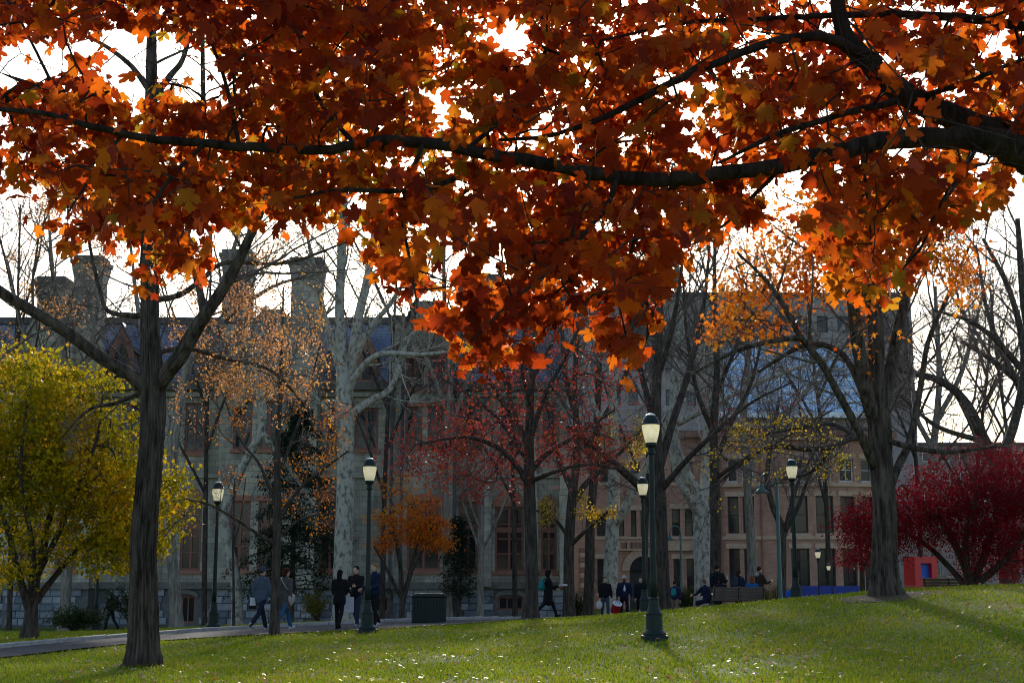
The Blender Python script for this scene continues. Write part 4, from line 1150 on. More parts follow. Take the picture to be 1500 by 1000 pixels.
tree('mottled_sycamore', 'pale mottled sycamore with a low side limb by the brownstone doorway', 70,
     [[(893, 888, 0, 14), (894, 850, 0, 12), (896, 780, 0, 11.5), (899, 700, 0, 10), (900, 620, 0, 8), (896, 540, 0, 7), (905, 440, 0, 5), (900, 320, 0, 3)],
      [(896, 768, 0, 8), (912, 750, -.4, 7.5), (932, 712, -.8, 7), (955, 668, -1.2, 6), (985, 600, -1.8, 4), (1020, 520, -2.4, 2.4)],
      [(900, 640, 0, 6), (872, 600, .8, 5), (862, 560, 1.2, 4), (840, 480, 1.6, 2.4)], [(898, 560, 0, 5), (925, 490, .6, 4), (945, 400, 1, 2.4)]],
     'bark_pale', 22, .05, (5, 5, 4), None, 74, .3, rmin=.009, up=.05)
tree('twisted_sycamore', 'pale sycamore with a bulging forked trunk behind the bench', 62,
     [[(1032, 890, 0, 18), (1030, 850, 0, 15), (1028, 790, 0, 14.5), (1026, 745, 0, 14), (1016, 715, 0, 11), (998, 680, 0, 10), (987, 640, 0, 9), (988, 570, 0, 7.5), (996, 470, 0, 6), (990, 360, 0, 4), (985, 240, 0, 2)],
      [(1026, 755, 0, 9), (1012, 735, -.6, 7), (1000, 712, -.9, 6.5), (990, 690, -1, 5.5), (975, 640, -1.2, 4)],
      [(1028, 750, 0, 9), (1034, 690, .6, 8), (1036, 620, .9, 6.5), (1045, 520, 1.2, 5), (1060, 420, 1.6, 3)],
      [(990, 620, 0, 6), (1030, 600, -1, 5), (1080, 575, -1.8, 4), (1150, 545, -2.6, 3), (1240, 515, -3.2, 1.6)]],
     'bark_pale', 26, .06, (5, 5, 4), None, 75, .3, rmin=.008, up=.04)
tree('straight_tree', 'straight dark trunk standing just behind the bench group', 57,
     [[(1048, 893, 0, 11), (1048, 850, 0, 9.5), (1048, 750, 0, 9), (1046, 640, 0, 7), (1050, 540, 0, 5.5), (1046, 430, 0, 4), (1048, 320, 0, 2)],
      [(1047, 680, 0, 5), (1070, 620, .6, 4), (1100, 560, 1, 3), (1120, 480, 1.4, 1.6)], [(1047, 640, 0, 5), (1020, 570, -.6, 4), (1005, 480, -1, 2.6), (1000, 400, -1.2, 1.4)],
      [(1048, 580, 0, 4), (1080, 500, -.8, 3), (1095, 410, -1.2, 1.6)], [(1048, 700, 0, 4), (1090, 672, -1.2, 3.4), (1150, 640, -2, 2.4), (1220, 600, -2.6, 1.4)]],
     'bark_dark', 16, .06, (6, 5, 4), [(1100, .10, 'leaf_red', LEAF_OVAL, [(1080, 590, 90, 70)], .3)], 76, .3, rmin=.0085, up=.06)
tree('golden_tree', 'dark tree with scattered golden leaves left of the brownstone doorway', 66,
     [[(833, 893, 0, 11), (834, 850, 0, 9), (835, 790, 0, 8.5), (838, 730, 0, 7.5), (846, 660, 0, 6), (842, 560, 0, 4.5), (850, 440, 0, 2.6)],
      [(837, 740, 0, 6), (860, 705, .5, 5), (890, 680, .9, 4), (940, 630, 1.4, 2.4)], [(835, 800, 0, 4), (855, 780, -.6, 3.2), (890, 750, -1.2, 2)], [(838, 720, 0, 5), (815, 660, .6, 4), (800, 580, 1, 2.4)], [(835, 790, 0, 3.4), (812, 760, -.5, 2.6), (780, 745, -.8, 1.6)]],
     'bark_dark', 16, .06, (5, 5, 4), [(5000, .11, 'leaf_gold', LEAF_OVAL, [(870, 740, 50, 45), (860, 680, 60, 40), (770, 790, 35, 25), (920, 660, 50, 50), (800, 760, 30, 30)], .3)], 77, .3, rmin=.0085, up=.05)
tree('vase_tree', 'slender bare tree forking like a vase before the rounded brownstone corner', 76,
     [[(1146, 893, 0, 9), (1146, 860, 0, 7.5), (1146, 800, 0, 7), (1144, 770, 0, 6.5), (1132, 742, 0, 5), (1124, 700, 0, 4.4), (1130, 650, 0, 3.6), (1142, 580, 0, 2.4)],
      [(1147, 790, 0, 5), (1158, 745, .4, 4), (1172, 700, .8, 3), (1200, 650, 1.2, 2)], [(1148, 780, 0, 4.5), (1170, 740, -.6, 3.6), (1184, 700, -1, 2.6), (1215, 640, -1.4, 1.5)]],
     'bark_dark', 14, .05, (6, 5, 4), None, 78, .25, rmin=.009, up=.08)
tree('yellow_limbed_tree', 'tree with horizontal dark limbs and thin yellow leaves behind the big trunk', 52,
     [[(1306, 880, 0, 9), (1304, 800, 0, 8), (1298, 720, 0, 8), (1290, 650, 0, 7), (1285, 560, 0, 5), (1290, 450, 0, 3)],
      [(1292, 655, 0, 6), (1255, 640, -.4, 5.5), (1222, 652, -.8, 5), (1180, 657, -1.2, 4.6), (1130, 654, -1.6, 4), (1085, 680, -2, 3), (1050, 710, -2.3, 1.6)],
      [(1255, 640, -.4, 4), (1215, 620, .4, 3.4), (1160, 628, .9, 2.6), (1100, 640, 1.4, 1.5)], [(1222, 652, -.8, 4), (1190, 690, .2, 3), (1150, 700, .6, 1.8)]],
     'bark_dark', 16, .06, (6, 5, 4), [(4600, .10, 'leaf_gold', LEAF_OVAL, [(1100, 660, 60, 40), (1170, 640, 90, 30), (1230, 660, 50, 40), (1060, 700, 40, 40)], .3)], 79, .3, rmin=.0075, up=.02)
tree('sapling', 'small bare sapling with upswept twigs before the stone hall', 66,
     [[(703, 896, 0, 6), (704, 850, 0, 5), (706, 800, 0, 4.5), (706, 740, 0, 3.4), (709, 660, 0, 2)], [(706, 815, 0, 3), (690, 770, .3, 2), (672, 720, .5, 1.2)], [(706, 805, 0, 3), (725, 770, -.3, 2), (745, 720, -.5, 1.2)], [(706, 780, 0, 2.4), (690, 740, -.4, 1.6), (680, 690, -.6, 1)]],
     'bark_grey', 12, .05, (6, 5, 4), None, 80, .2, rmin=.008, up=.1, l1max=2.5)
tree('thin_sapling', 'very thin bare sapling beside the lamp post near the hall', 46,
     [[(342, 922, 0, 2.6), (342, 860, 0, 2.2), (341, 790, 0, 1.8), (344, 700, 0, 1.2)], [(342, 800, 0, 1.4), (352, 760, .2, 1), (360, 700, .3, .8)]], 'bark_dark', 8, .03, (5, 4), None, 81, .1, rmin=.005, up=.08, l1max=1.4)
for (lab, D, limbs, bark, seed, leaf) in [
    ('pale leaning sycamore trunk behind the forked trunk', 58, [[(258, 908, 0, 11), (256, 870, 0, 10), (250, 780, 0, 9.5), (252, 680, 0, 9), (262, 590, 0, 8), (285, 500, 0, 7), (320, 430, 0, 5), (350, 340, 0, 3)], [(255, 640, 0, 6), (230, 560, .6, 5), (205, 470, 1, 4), (190, 350, 1.4, 2)], [(275, 535, 0, 5), (330, 470, .8, 4), (400, 420, 1.4, 3), (470, 400, 2, 1.6)]], 'bark_grey', 82, None),
    ('pale crooked sycamore leaning right before the stone hall', 68, [[(350, 900, 0, 10), (345, 850, 0, 9), (330, 760, 0, 8), (352, 690, 0, 7.5), (385, 620, 0, 7), (372, 540, 0, 6), (355, 450, 0, 5), (365, 330, 0, 3)], [(380, 630, 0, 6), (420, 680, -.6, 4), (460, 740, -1, 2)], [(375, 560, 0, 5), (430, 500, .8, 4), (490, 450, 1.4, 2.4)]], 'bark_pale', 83, [(900, .12, 'leaf_orange', LEAF_OVAL, [(390, 560, 110, 120)], .3)]),
    ('bare tree with twiggy crown at the far left of the hall', 72, [[(95, 915, 0, 9), (98, 800, 0, 8), (92, 680, 0, 7), (100, 560, 0, 6), (80, 430, 0, 4), (70, 300, 0, 2)], [(95, 620, 0, 5), (130, 520, .6, 4), (150, 400, 1, 2.4)], [(96, 600, 0, 5), (40, 500, -.8, 4), (10, 380, -1.4, 2)]], 'bark_grey', 84, None),
    ('bare tree with fine twigs between sycamore and red tree', 74, [[(655, 893, 0, 8), (656, 800, 0, 7), (652, 690, 0, 6), (660, 560, 0, 5), (650, 420, 0, 3.4), (655, 280, 0, 2)], [(654, 640, 0, 4.5), (690, 540, .6, 3.4), (720, 420, 1, 2)], [(655, 600, 0, 4.5), (610, 480, -.6, 3.4), (590, 360, -1, 2)]], 'bark_grey', 85, None),
    ('bare tree with dense upright twigs right of the red tree', 72, [[(862, 893, 0, 9), (864, 800, 0, 8), (870, 690, 0, 7), (876, 560, 0, 5.5), (880, 420, 0, 3.6), (885, 280, 0, 2)], [(870, 640, 0, 5), (920, 540, .6, 4), (950, 420, 1, 2.4)], [(868, 680, 0, 5), (830, 560, -.6, 4), (820, 420, -1, 2.4)]], 'bark_dark', 86, None),
    ('bare many limbed tree before the blue glazing', 82, [[(1100, 890, 0, 9), (1100, 800, 0, 8), (1095, 700, 0, 7), (1090, 600, 0, 6), (1100, 480, 0, 4), (1110, 360, 0, 2)], [(1096, 690, 0, 6), (1140, 620, .8, 5), (1190, 560, 1.4, 3.6), (1240, 470, 2, 2)], [(1094, 640, 0, 5), (1050, 560, -.8, 4), (1020, 450, -1.4, 2.4)], [(1097, 720, 0, 5), (1150, 700, -1, 4), (1230, 660, -1.8, 2.4)]], 'bark_grey', 87, [(800, .11, 'leaf_red', LEAF_OVAL, [(1120, 580, 110, 60)], .3)]),
    ('bare arching tree leaning left above the crimson maple', 58, [[(1478, 868, 0, 15), (1470, 780, 0, 13), (1462, 690, 0, 12), (1440, 640, 0, 10), (1415, 590, 0, 8), (1380, 560, 0, 6.5), (1330, 545, 0, 5), (1270, 530, 0, 2.4)], [(1462, 690, 0, 9), (1490, 600, .6, 8), (1500, 520, 1, 7), (1480, 430, 1.4, 5), (1440, 350, 1.8, 3)], [(1445, 645, 0, 6), (1420, 640, -.8, 5), (1370, 622, -1.4, 4), (1320, 580, -2, 2)], [(1497, 540, 1, 6), (1460, 500, .4, 5), (1420, 470, 0, 4), (1370, 455, -.4, 2)]], 'bark_dark', 88, None),
    ('bare twiggy tree far right, rising over the lawn', 70, [[(1540, 868, 0, 15), (1545, 760, 0, 13), (1535, 640, 0, 11), (1520, 540, 0, 9), (1500, 440, 0, 7), (1490, 320, 0, 4)], [(1537, 650, 0, 8), (1490, 560, .8, 6), (1450, 470, 1.4, 4), (1430, 360, 2, 2)], [(1530, 600, 0, 7), (1470, 540, -.8, 5), (1410, 500, -1.6, 3)]], 'bark_dark', 89, None),
    ('bare thin trunked tree between big trunk and crimson maple', 84, [[(1372, 868, 0, 9), (1370, 780, 0, 8), (1366, 680, 0, 7), (1375, 560, 0, 5), (1370, 420, 0, 3)], [(1367, 660, 0, 5), (1330, 580, .6, 4), (1320, 480, 1, 2.4)], [(1370, 620, 0, 5), (1410, 540, -.6, 4), (1440, 430, -1, 2.4)]], 'bark_grey', 90, [(500, .11, 'leaf_red', LEAF_OVAL, [(1400, 560, 100, 80)], .3)]),
    ]:
    tree('bare_tree' if not leaf else 'thin_leaved_tree', lab, D, limbs, bark, 14, .05, (6, 5, 4), leaf, seed, .3, rmin=.0115, up=.05)

for i, (px, D, top, lean, lab) in enumerate([
    (1425, 92, 430, 30, 'far bare tree above the low grey building, leaning right'), (1350, 100, 470, -25, 'far bare tree just right of the big trunk'), (1490, 88, 420, -40, 'far bare tree leaning left at the edge of the low grey building'),
    (945, 80, 330, 20, 'far bare tree before the brownstone doorway'), (1215, 90, 400, -35, 'far bare tree before the rounded brownstone corner'), (755, 76, 360, -20, 'far bare tree before the stone hall, behind the red tree'),
    (560, 76, 330, 25, 'far bare tree before the stone hall, right of the white barked sycamore'), (15, 74, 300, 15, 'far bare tree at the outer end of the stone hall'), (300, 75, 330, 10, 'far bare tree before the hall gable, left of the conifer')]):
    q = np.random.default_rng(500 + i); h = 893 - top; lm = []
    lm.append([(px, 893, 0, 4.6), (px + lean * .1, 893 - h * .25, 0, 4), (px + lean * .3, 893 - h * .5, 0, 3.4), (px + lean * .7, 893 - h * .75, 0, 2.4), (px + lean, top, 0, 1.6)])
    for j in range(5):
        t = .3 + .11 * j; sx = (1 if j % 2 else -1) * q.uniform(45, 110); y0 = 893 - h * t; x0 = px + lean * t * t * 1.2
        lm.append([(x0, y0, 0, 2.8), (x0 + sx * .35, y0 - h * .12, q.normal(0, .8), 2.2), (x0 + sx * .75, y0 - h * .24, q.normal(0, 1.4), 1.7), (x0 + sx, y0 - h * .36, q.normal(0, 2), 1.2)])
    tree('bare_tree', lab, D, lm, 'bark_dark', 10, .05, (4, 4, 4), None, 520 + i, .3, rmin=.014, up=.04, per_m=1.3)

# ---- conifer and shrubs
def conifer(name, label, px, D, py0, py1, rpx, seed, n=2600):
    rg = np.random.default_rng(seed)
    b = P(px, 840, D); g = gz(b[0], D); off = np.array((b[0], D, g))
    top = P(px, py0, D)[2] - g; low = max(P(px, py1, D)[2] - g, .3); R = rpx * D / FPX
    root = empty(name, off, 0, label, 'tree')
    v, f = tubes(np.array([[(0, 0, -.2), (.02, 0, top * .5), (0, .02, top)]]), np.array([[.16, .10, .02]]), 10)
    raw('trunk', v, f, M['bark_dark'], root, True)
    k = 190
    h = low + (top - low) * rg.random(k) ** .9; a = rg.random(k) * 6.283; L = R * (1.05 - ((h - low) / (top - low)) ** 1.6 * .85) * rg.uniform(.6, 1.1, k)
    t = np.linspace(0, 1, 6)[None, :]
    pts = np.stack([np.cos(a)[:, None] * L[:, None] * t, np.sin(a)[:, None] * L[:, None] * t, h[:, None] + .25 * L[:, None] * t - .5 * L[:, None] * t ** 2], -1)
    v, f = tubes(pts, np.tile(np.linspace(.03, .008, 6), (k, 1)), 4)
    raw('branches', v, f, M['bark_dark'], root, True)['kind'] = 'stuff'
    pos, Rm, sz = scatter_leaves(pts, n, rg, .19, .13, .8)
    leaf_mesh('foliage', pos, Rm, sz, LEAF_FINE, M['leaf_needle'], root)['kind'] = 'stuff'
conifer('conifer', 'dark green conifer standing against the stone hall', 428, 68, 590, 870, 92, 91, 15000)
conifer('conifer', 'young sparse conifer between orange tree and sapling', 672, 72, 760, 870, 36, 92, 2600)

def shrub(name, label, px, D, w, h, mat, seed, n=1500, size=.08):
    rg = np.random.default_rng(seed)
    b = P(px, 840, D); g = gz(b[0], D); root = empty(name, (b[0], D, g), 0, label, 'shrub')
    k = 34
    a = rg.random(k) * 6.283; t = np.linspace(0, 1, 5)[None]; s = rg.uniform(.2, 1, k); H = h * rg.uniform(.55, 1.0, k)
    pts = np.stack([np.cos(a)[:, None] * (s * w)[:, None] * t, np.sin(a)[:, None] * (s * w * .8)[:, None] * t, H[:, None] * t ** .7 * (1 - .35 * s[:, None] * t)], -1)
    v, f = tubes(pts, np.tile(np.linspace(.014, .004, 5), (k, 1)), 4)
    raw('stems', v, f, M['bark_dark'], root)
    pos, Rm, sz = scatter_leaves(pts[:, 1:], n, rg, size, .1)
    leaf_mesh('foliage', pos, Rm, sz, LEAF_OVAL, M[mat], root)['kind'] = 'stuff'
shrub('shrub', 'low dark green shrub left of the walker in a hood', 112, 56, 1.6, 1.2, 'leaf_shrub', 93, 3200, .09)
shrub('shrub', 'rounded dark shrub right of the hooded walker', 196, 60, 1.3, 2.6, 'leaf_shrub', 94, 2600, .09)
shrub('shrub', 'yellowish shrub left of the white barked sycamore', 466, 62, .9, 1.7, 'leaf_shrub_y', 95, 1300, .09)
shrub('shrub', 'dark green shrub beside the twisted sycamore', 1008, 72, 1.2, 2.0, 'leaf_shrub', 96, 2400, .1)
shrub('shrub', 'olive shrub against the rounded brownstone wall', 1128, 88, 1.3, 2.3, 'leaf_shrub_y', 97, 1600, .1)
shrub('shrub', 'small dark shrub at the corner of the stone hall', 846, 76, .9, 1.6, 'leaf_shrub', 98, 1200, .1)
mulch(1298, 34, 1.4, 1); mulch(777, 47, 1.2, 2); mulch(206, 25, .55, 3); mulch(972, 51, 1.3, 4)

# ------------------------------------------------------------------ the foreground maple whose limbs hang over the picture
def maple():
    rg = np.random.default_rng(7)
    D = 8.6
    def W(px, py, dd, r): 
        p = P(px, py, D + dd); return (*p, r * (D + dd) / FPX)
    tx, ty = 6.2, 9.6
    trunk = np.array([(tx, ty, gz(tx, ty), .34), (tx - .02, ty, 1.0, .28), (tx - .05, ty, 2.2, .26), (tx - .15, ty - .1, 3.3, .23), (tx - .2, ty - .1, 4.6, .19), (tx - .1, ty - .1, 6.5, .14), (tx, ty, 9.0, .08)])
    A_ = np.array([(tx - .1, ty, 3.0, .17), W(1640, 320, .5, 32), W(1560, 255, .3, 27), W(1480, 218, .1, 23), W(1400, 201, 0, 17), W(1300, 205, -.1, 14), W(1230, 222, -.2, 13), W(1150, 240, -.2, 12), W(1060, 254, -.3, 11), W(970, 263, -.3, 11), W(880, 255, -.4, 10.5), W(800, 240, -.4, 10), W(720, 226, -.5, 9.5), W(640, 210, -.5, 9), W(560, 206, -.5, 8), W(470, 219, -.6, 7.5), W(380, 216, -.6, 7), W(300, 210, -.7, 6.5), W(220, 203, -.7, 6), W(140, 187, -.8, 5), W(60, 165, -.8, 4), W(-40, 155, -.9, 3.4), W(-180, 120, -1, 2)])
    B_ = np.array([(tx - .15, ty - .05, 3.5, .15), W(1600, 262, .5, 26), W(1520, 222, .5, 24), W(1440, 188, .5, 21), W(1380, 166, .5, 19), W(1330, 142, .5, 18), W(1290, 112, .5, 17), W(1258, 78, .5, 15), W(1236, 46, .5, 13), W(1225, 0, .5, 11), W(1205, -90, .5, 8), W(1160, -220, .5, 4)])
    limbs = [trunk, A_, B_]
    for rows in [
        [(1262, 80, .5, 10), (1222, 58, .3, 8.5), (1180, 53, .2, 7.5), (1120, 66, .1, 7), (1060, 88, 0, 6.5), (990, 118, 0, 6), (930, 150, 0, 5.5), (870, 178, 0, 4.5), (800, 200, 0, 3.5), (730, 205, 0, 2.6)],
        [(1600, 60, 1, 10), (1500, 40, .9, 7.5), (1420, 28, .8, 7), (1330, 22, .7, 6), (1240, 22, .6, 5), (1120, 28, .5, 4), (1000, 34, .4, 3), (880, 60, .3, 2)],
        [(1310, 150, .4, 6), (1250, 162, .2, 5.5), (1190, 180, 0, 5), (1130, 200, -.2, 4.5), (1100, 215, -.3, 3.6), (1050, 240, -.3, 2)],
        [(1262, 215, -.2, 3), (1267, 260, -.3, 2.6), (1272, 310, -.4, 2.2), (1278, 370, -.5, 1.6)],
        [(905, 256, -.4, 5), (890, 300, -.6, 4), (858, 340, -.8, 3.4), (800, 400, -1, 2.8), (740, 450, -1.2, 2), (690, 500, -1.3, 1.4)],
        [(1000, 262, -.3, 4.5), (960, 300, -.1, 4), (930, 350, 0, 3.4), (920, 430, .1, 2.6), (930, 510, .2, 1.5)],
        [(665, 262, -.6, 4.5), (630, 276, -.7, 4.5), (570, 280, -.8, 4), (500, 278, -.9, 3.4), (430, 290, -1, 2)],
        [(680, 222, -.5, 4), (740, 170, -.3, 3.4), (800, 110, 0, 2.6), (860, 40, .3, 2)],
        [(520, 212, -.5, 4), (470, 150, -.3, 3.4), (440, 60, 0, 2.6), (420, -60, .3, 2)],
        [(300, 210, -.7, 3.6), (250, 260, -.9, 3), (215, 320, -1, 2.4), (205, 390, -1.1, 1.4)],
        [(180, 196, -.7, 3), (140, 250, -.9, 2.4), (100, 310, -1, 1.5)],
        [(620, 208, -.5, 3.6), (590, 300, -.8, 3), (600, 380, -1, 2.2), (610, 440, -1.1, 1.4)],
        [(1330, 145, .5, 5), (1420, 120, .2, 4), (1490, 90, 0, 3), (1580, 70, -.3, 2)],
        [(1150, 240, -.2, 4), (1100, 290, 0, 3), (1060, 330, .1, 2), (1010, 360, .2, 1.4)],
        [(1440, 200, .1, 4), (1400, 270, -.3, 3), (1360, 330, -.5, 2.2), (1320, 400, -.7, 1.4)],
        [(350, 214, -.6, 3.6), (330, 120, -.4, 3), (300, 30, -.2, 2.4), (280, -80, 0, 1.6)],
        [(100, 175, -.8, 3), (60, 90, -.6, 2.4), (20, 10, -.4, 1.8)],
        ]:
        limbs.append(np.array([W(*r) for r in rows]))
    off = np.array((tx, ty, gz(tx, ty)))
    root = empty('maple_tree', off, 0, 'orange leaved maple whose dark limbs hang across the whole picture', 'tree')
    samp = []
    for i, c in enumerate(limbs):
        L = np.linalg.norm(np.diff(c[:, :3], axis=0), axis=1).sum()
        n = int(np.clip(L / .07, 14, 130)); s = catmull(c, n)
        s[:, :3] += rg.normal(0, .12, (n, 3)) * s[:, 3:4]
        if i == 0: s[0, 2] -= .3
        sd = 28 if i < 3 else 12
        v, f = tubes(s[None, :, :3], s[None, :, 3], sd, ridge_mult(n, sd, rg, .07, 12)[None])
        raw('trunk' if i == 0 else 'limb', v - off, f, M['bark_maple'], root, True)
        samp.append(s)
    # leaf clusters: lower edge of the crown, gaps where the sky shows
    ex = [-300, 0, 40, 80, 110, 150, 180, 225, 260, 300, 320, 360, 400, 440, 480, 520, 560, 600, 640, 680, 720, 760, 800, 850, 900, 935, 960, 990, 1020, 1080, 1150, 1195, 1220, 1260, 1300, 1340, 1380, 1420, 1455, 1490, 1540, 1900]
    ey = [240, 270, 295, 330, 370, 350, 380, 425, 395, 400, 330, 320, 345, 320, 325, 330, 420, 440, 480, 540, 535, 525, 490, 470, 520, 545, 470, 390, 370, 330, 325, 370, 420, 455, 440, 400, 350, 330, 305, 265, 260, 240]
    gaps = [(45, 95, 62, 38, .95), (120, 75, 22, 22, .8), (210, 95, 75, 60, .85), (290, 110, 50, 50, .8), (20, 210, 18, 12, .6), (40, 300, 45, 45, .7), (130, 235, 12, 10, .6), (330, 270, 30, 16, .3), (640, 85, 26, 20, .45), (660, 160, 22, 30, .4), (625, 150, 18, 18, .4), (750, 57, 36, 33, 1.0),
            (560, 240, 24, 14, .45), (600, 250, 18, 22, .5), (690, 275, 34, 26, .6), (860, 100, 14, 18, .5), (905, 205, 22, 16, .5), (950, 215, 26, 12, .5), (640, 420, 26, 30, .6), (720, 400, 28, 26, .5), (1010, 300, 30, 20, .3), (1160, 290, 45, 50, .75), (1455, 75, 40, 22, .6), (1410, 125, 20, 20, .5), (1345, 110, 20, 16, .5), (1330, 250, 45, 18, .45), (1440, 250, 40, 20, .5), (430, 270, 12, 10, .4), (550, 300, 20, 12, .4), (470, 300, 14, 14, .4), (385, 350, 16, 24, .7), (330, 350, 24, 26, .75)]
    def ok(px, py):
        if py > np.interp(px, ex, ey): return False
        for (cx, cy, rx, ry, pr) in gaps:
            if ((px - cx) / rx) ** 2 + ((py - cy) / ry) ** 2 < 1 and rg.random() < pr: return False
        return True
    T = []
    while len(T) < 2450:
        px = rg.uniform(-260, 1760); py = rg.uniform(-260, 560)
        if (py < -40 or px < -40 or px > 1540) and rg.random() < .55: continue
        if py > 330 and rg.random() < .25: continue
        if ok(px, py + 14): T.append(P(px, py, D + rg.normal(.25, .95)))
    for (px, py) in [(92, 360), (100, 385), (215, 425), (228, 440), (318, 318), (405, 365), (575, 425), (585, 445), (660, 555), (695, 560), (720, 548), (905, 530), (930, 545), (940, 520), (1265, 450), (1285, 430), (1385, 370), (1440, 320), (20, 290), (45, 300), (640, 470), (780, 520), (840, 500), (1010, 400), (985, 420)]:
        T.append(P(px, py - 12, D + rg.normal(-.3, .35)))
    T = np.array(T)
    nodes = np.concatenate([s[3:, :3] for s in samp[1:]])
    A, lines, cnt, tips = colonise(nodes, None, T, rg, .12)
    v, f = line_mesh(A - off, lines, cnt, .0026, .40, 4, .03)
    raw('twigs', v, f, M['bark_maple'], root, True)['kind'] = 'stuff'
    c = A[tips]; per = 9; n = len(c) * per
    pos = np.repeat(c, per, 0) + rg.normal(0, 1, (n, 3)) * np.array((.10, .10, .075))
    tip = rg.normal(0, .75, (n, 3)) + np.array((0, -.15, -.75))
    R = leaf_frames(tip, n, .35)
    # blades face the light, more or less: turn most of them towards the open side
    tn = norm(tip); face = norm(rg.normal(0, .75, (n, 3)) + np.array((0, -1.0, .45)))
    z = norm(face - (face * tn).sum(1, keepdims=True) * tn); R = np.stack([np.cross(tn, z), tn, z], -1)
    sz = .093 * rg.uniform(.5, 1.45, n)
    cen = pos + R[:, :, 1] * (sz * .5)[:, None]
    px, py = proj(cen)
    lim = np.interp(px, ex, ey) + rg.normal(10, 14, n)
    keep = py < lim
    for (cx, cy, rx, ry, pr) in gaps:
        ins = ((px - cx) / (rx * .85)) ** 2 + ((py - cy) / (ry * .85)) ** 2 < 1
        keep &= ~(ins & (rg.random(n) < pr))
    for s in samp[1:6]:
        lx, ly = proj(s[:, :3]); lr_ = s[:, 3] * FPX / s[:, 1]
        d2 = (px[:, None] - lx[None]) ** 2 + (py[:, None] - ly[None]) ** 2
        j = d2.argmin(1)
        keep &= ~((np.sqrt(d2[np.arange(n), j]) < lr_[j] + 17) & (cen[:, 1] < s[j, 1] + .06) & (rg.random(n) < .88))
    pos, R, sz, px, py = pos[keep], R[keep], sz[keep], px[keep], py[keep]
    # the pieces that show largest and clearest are leaves of their own
    app = sz / pos[:, 1] + .004 * ((py > np.interp(px, ex, ey) - 90) & (px > 0) & (px < 1500)) - .02 * ((px < 0) | (px > 1500) | (py < 0))
    order = np.argsort(-app); own, rest = order[:300], order[300:]
    leaf_mesh('foliage', pos[rest] - off, R[rest], sz[rest], LEAF_MAPLE_MID, M['leaf_maple'], root)['kind'] = 'stuff'
    me = None
    for i in own:
        if me is None:
            o = raw('leaf', LEAF_MAPLE[0], LEAF_MAPLE[1], M['leaf_maple'], root); me = o.data
        else: o = link('leaf', me, root)
        o.matrix_local = Matrix.Translation(Vector((pos[i] - off).tolist())) @ Matrix(R[i].tolist()).to_4x4() @ Matrix.Scale(float(sz[i]), 4)
maple()
# ------------------------------------------------------------------ lamps, bench, bin and other street furniture
M['lens'] = None
def lensmat():
    m, n, l, b = nt('frosted_lamp_glass')
    out = n['Material Output']
    b.inputs['Base Color'].default_value = (.85, .80, .62, 1); b.inputs['Roughness'].default_value = .35
    nz = n.new('ShaderNodeTexNoise'); nz.inputs['Scale'].default_value = 9
    tc = n.new('ShaderNodeTexCoord'); l.new(tc.outputs['Object'], nz.inputs[0])
    r = ramp(n, [(.3, (.80, .74, .50)), (.7, (.92, .88, .70))]); l.new(nz.outputs[0], r.inputs[0]); l.new(r.outputs[0], b.inputs['Base Color'])
    tr = n.new('ShaderNodeBsdfTranslucent'); l.new(r.outputs[0], tr.inputs[0])
    ms = n.new('ShaderNodeMixShader'); ms.inputs[0].default_value = .7
    l.new(b.outputs[0], ms.inputs[1]); l.new(tr.outputs[0], ms.inputs[2])
    em = n.new('ShaderNodeEmission'); l.new(r.outputs[0], em.inputs[0]); em.inputs[1].default_value = .16
    ad = n.new('ShaderNodeAddShader'); l.new(ms.outputs[0], ad.inputs[0]); l.new(em.outputs[0], ad.inputs[1])
    l.new(ad.outputs[0], out.inputs[0])
    return m
M['lens'] = lensmat()

def copy_tree(o, parent=None):
    c = o.copy(); COL.objects.link(c); c.parent = parent
    for ch in list(o.children): copy_tree(ch, c)
    return c

def lamp_proto():
    r = empty('lamp_post')
    base = MB()
    base.box(-.26, .26, -.26, .26, -.1, .10, .02)
    base.lathe([(.235, .10), (.24, .14), (.22, .17), (.175, .22), (.165, .50), (.17, .53), (.15, .56), (.115, .66), (.10, .80), (.105, .83), (.085, .86)], 16)
    base.build('base', M['green_iron'], r, False)
    MB().lathe([(.074, .84), (.068, 1.2), (.052, 3.78), (.052, 3.80)], 16).build('pole', M['green_iron'], r, True)
    MB().lathe([(.07, 3.76), (.085, 3.78), (.085, 3.82), (.065, 3.85), (.07, 3.90), (.12, 3.95), (.125, 4.0), (.118, 4.005)], 16).build('collar', M['green_iron'], r)
    MB().lathe([(.112, 4.0), (.135, 4.08), (.16, 4.18), (.178, 4.28), (.183, 4.36), (.182, 4.385)], 20).build('lens', M['lens'], r, True)
    MB().lathe([(.05, 3.99), (.06, 4.02), (.06, 4.14), (.045, 4.16), (.03, 4.17)], 12).build('lamp_holder', M['black_iron'], r)
    cap = MB().lathe([(.175, 4.375), (.20, 4.38), (.20, 4.41), (.185, 4.415), (.172, 4.47), (.14, 4.53), (.10, 4.565), (.098, 4.57)], 20).build('cap', M['green_iron'], r, True)
    MB().lathe([(.10, 4.571), (.105, 4.585), (.08, 4.60), (.04, 4.615), (.01, 4.62)], 14).build('finial', M['pale_metal'], cap)
    return r
lp = lamp_proto()
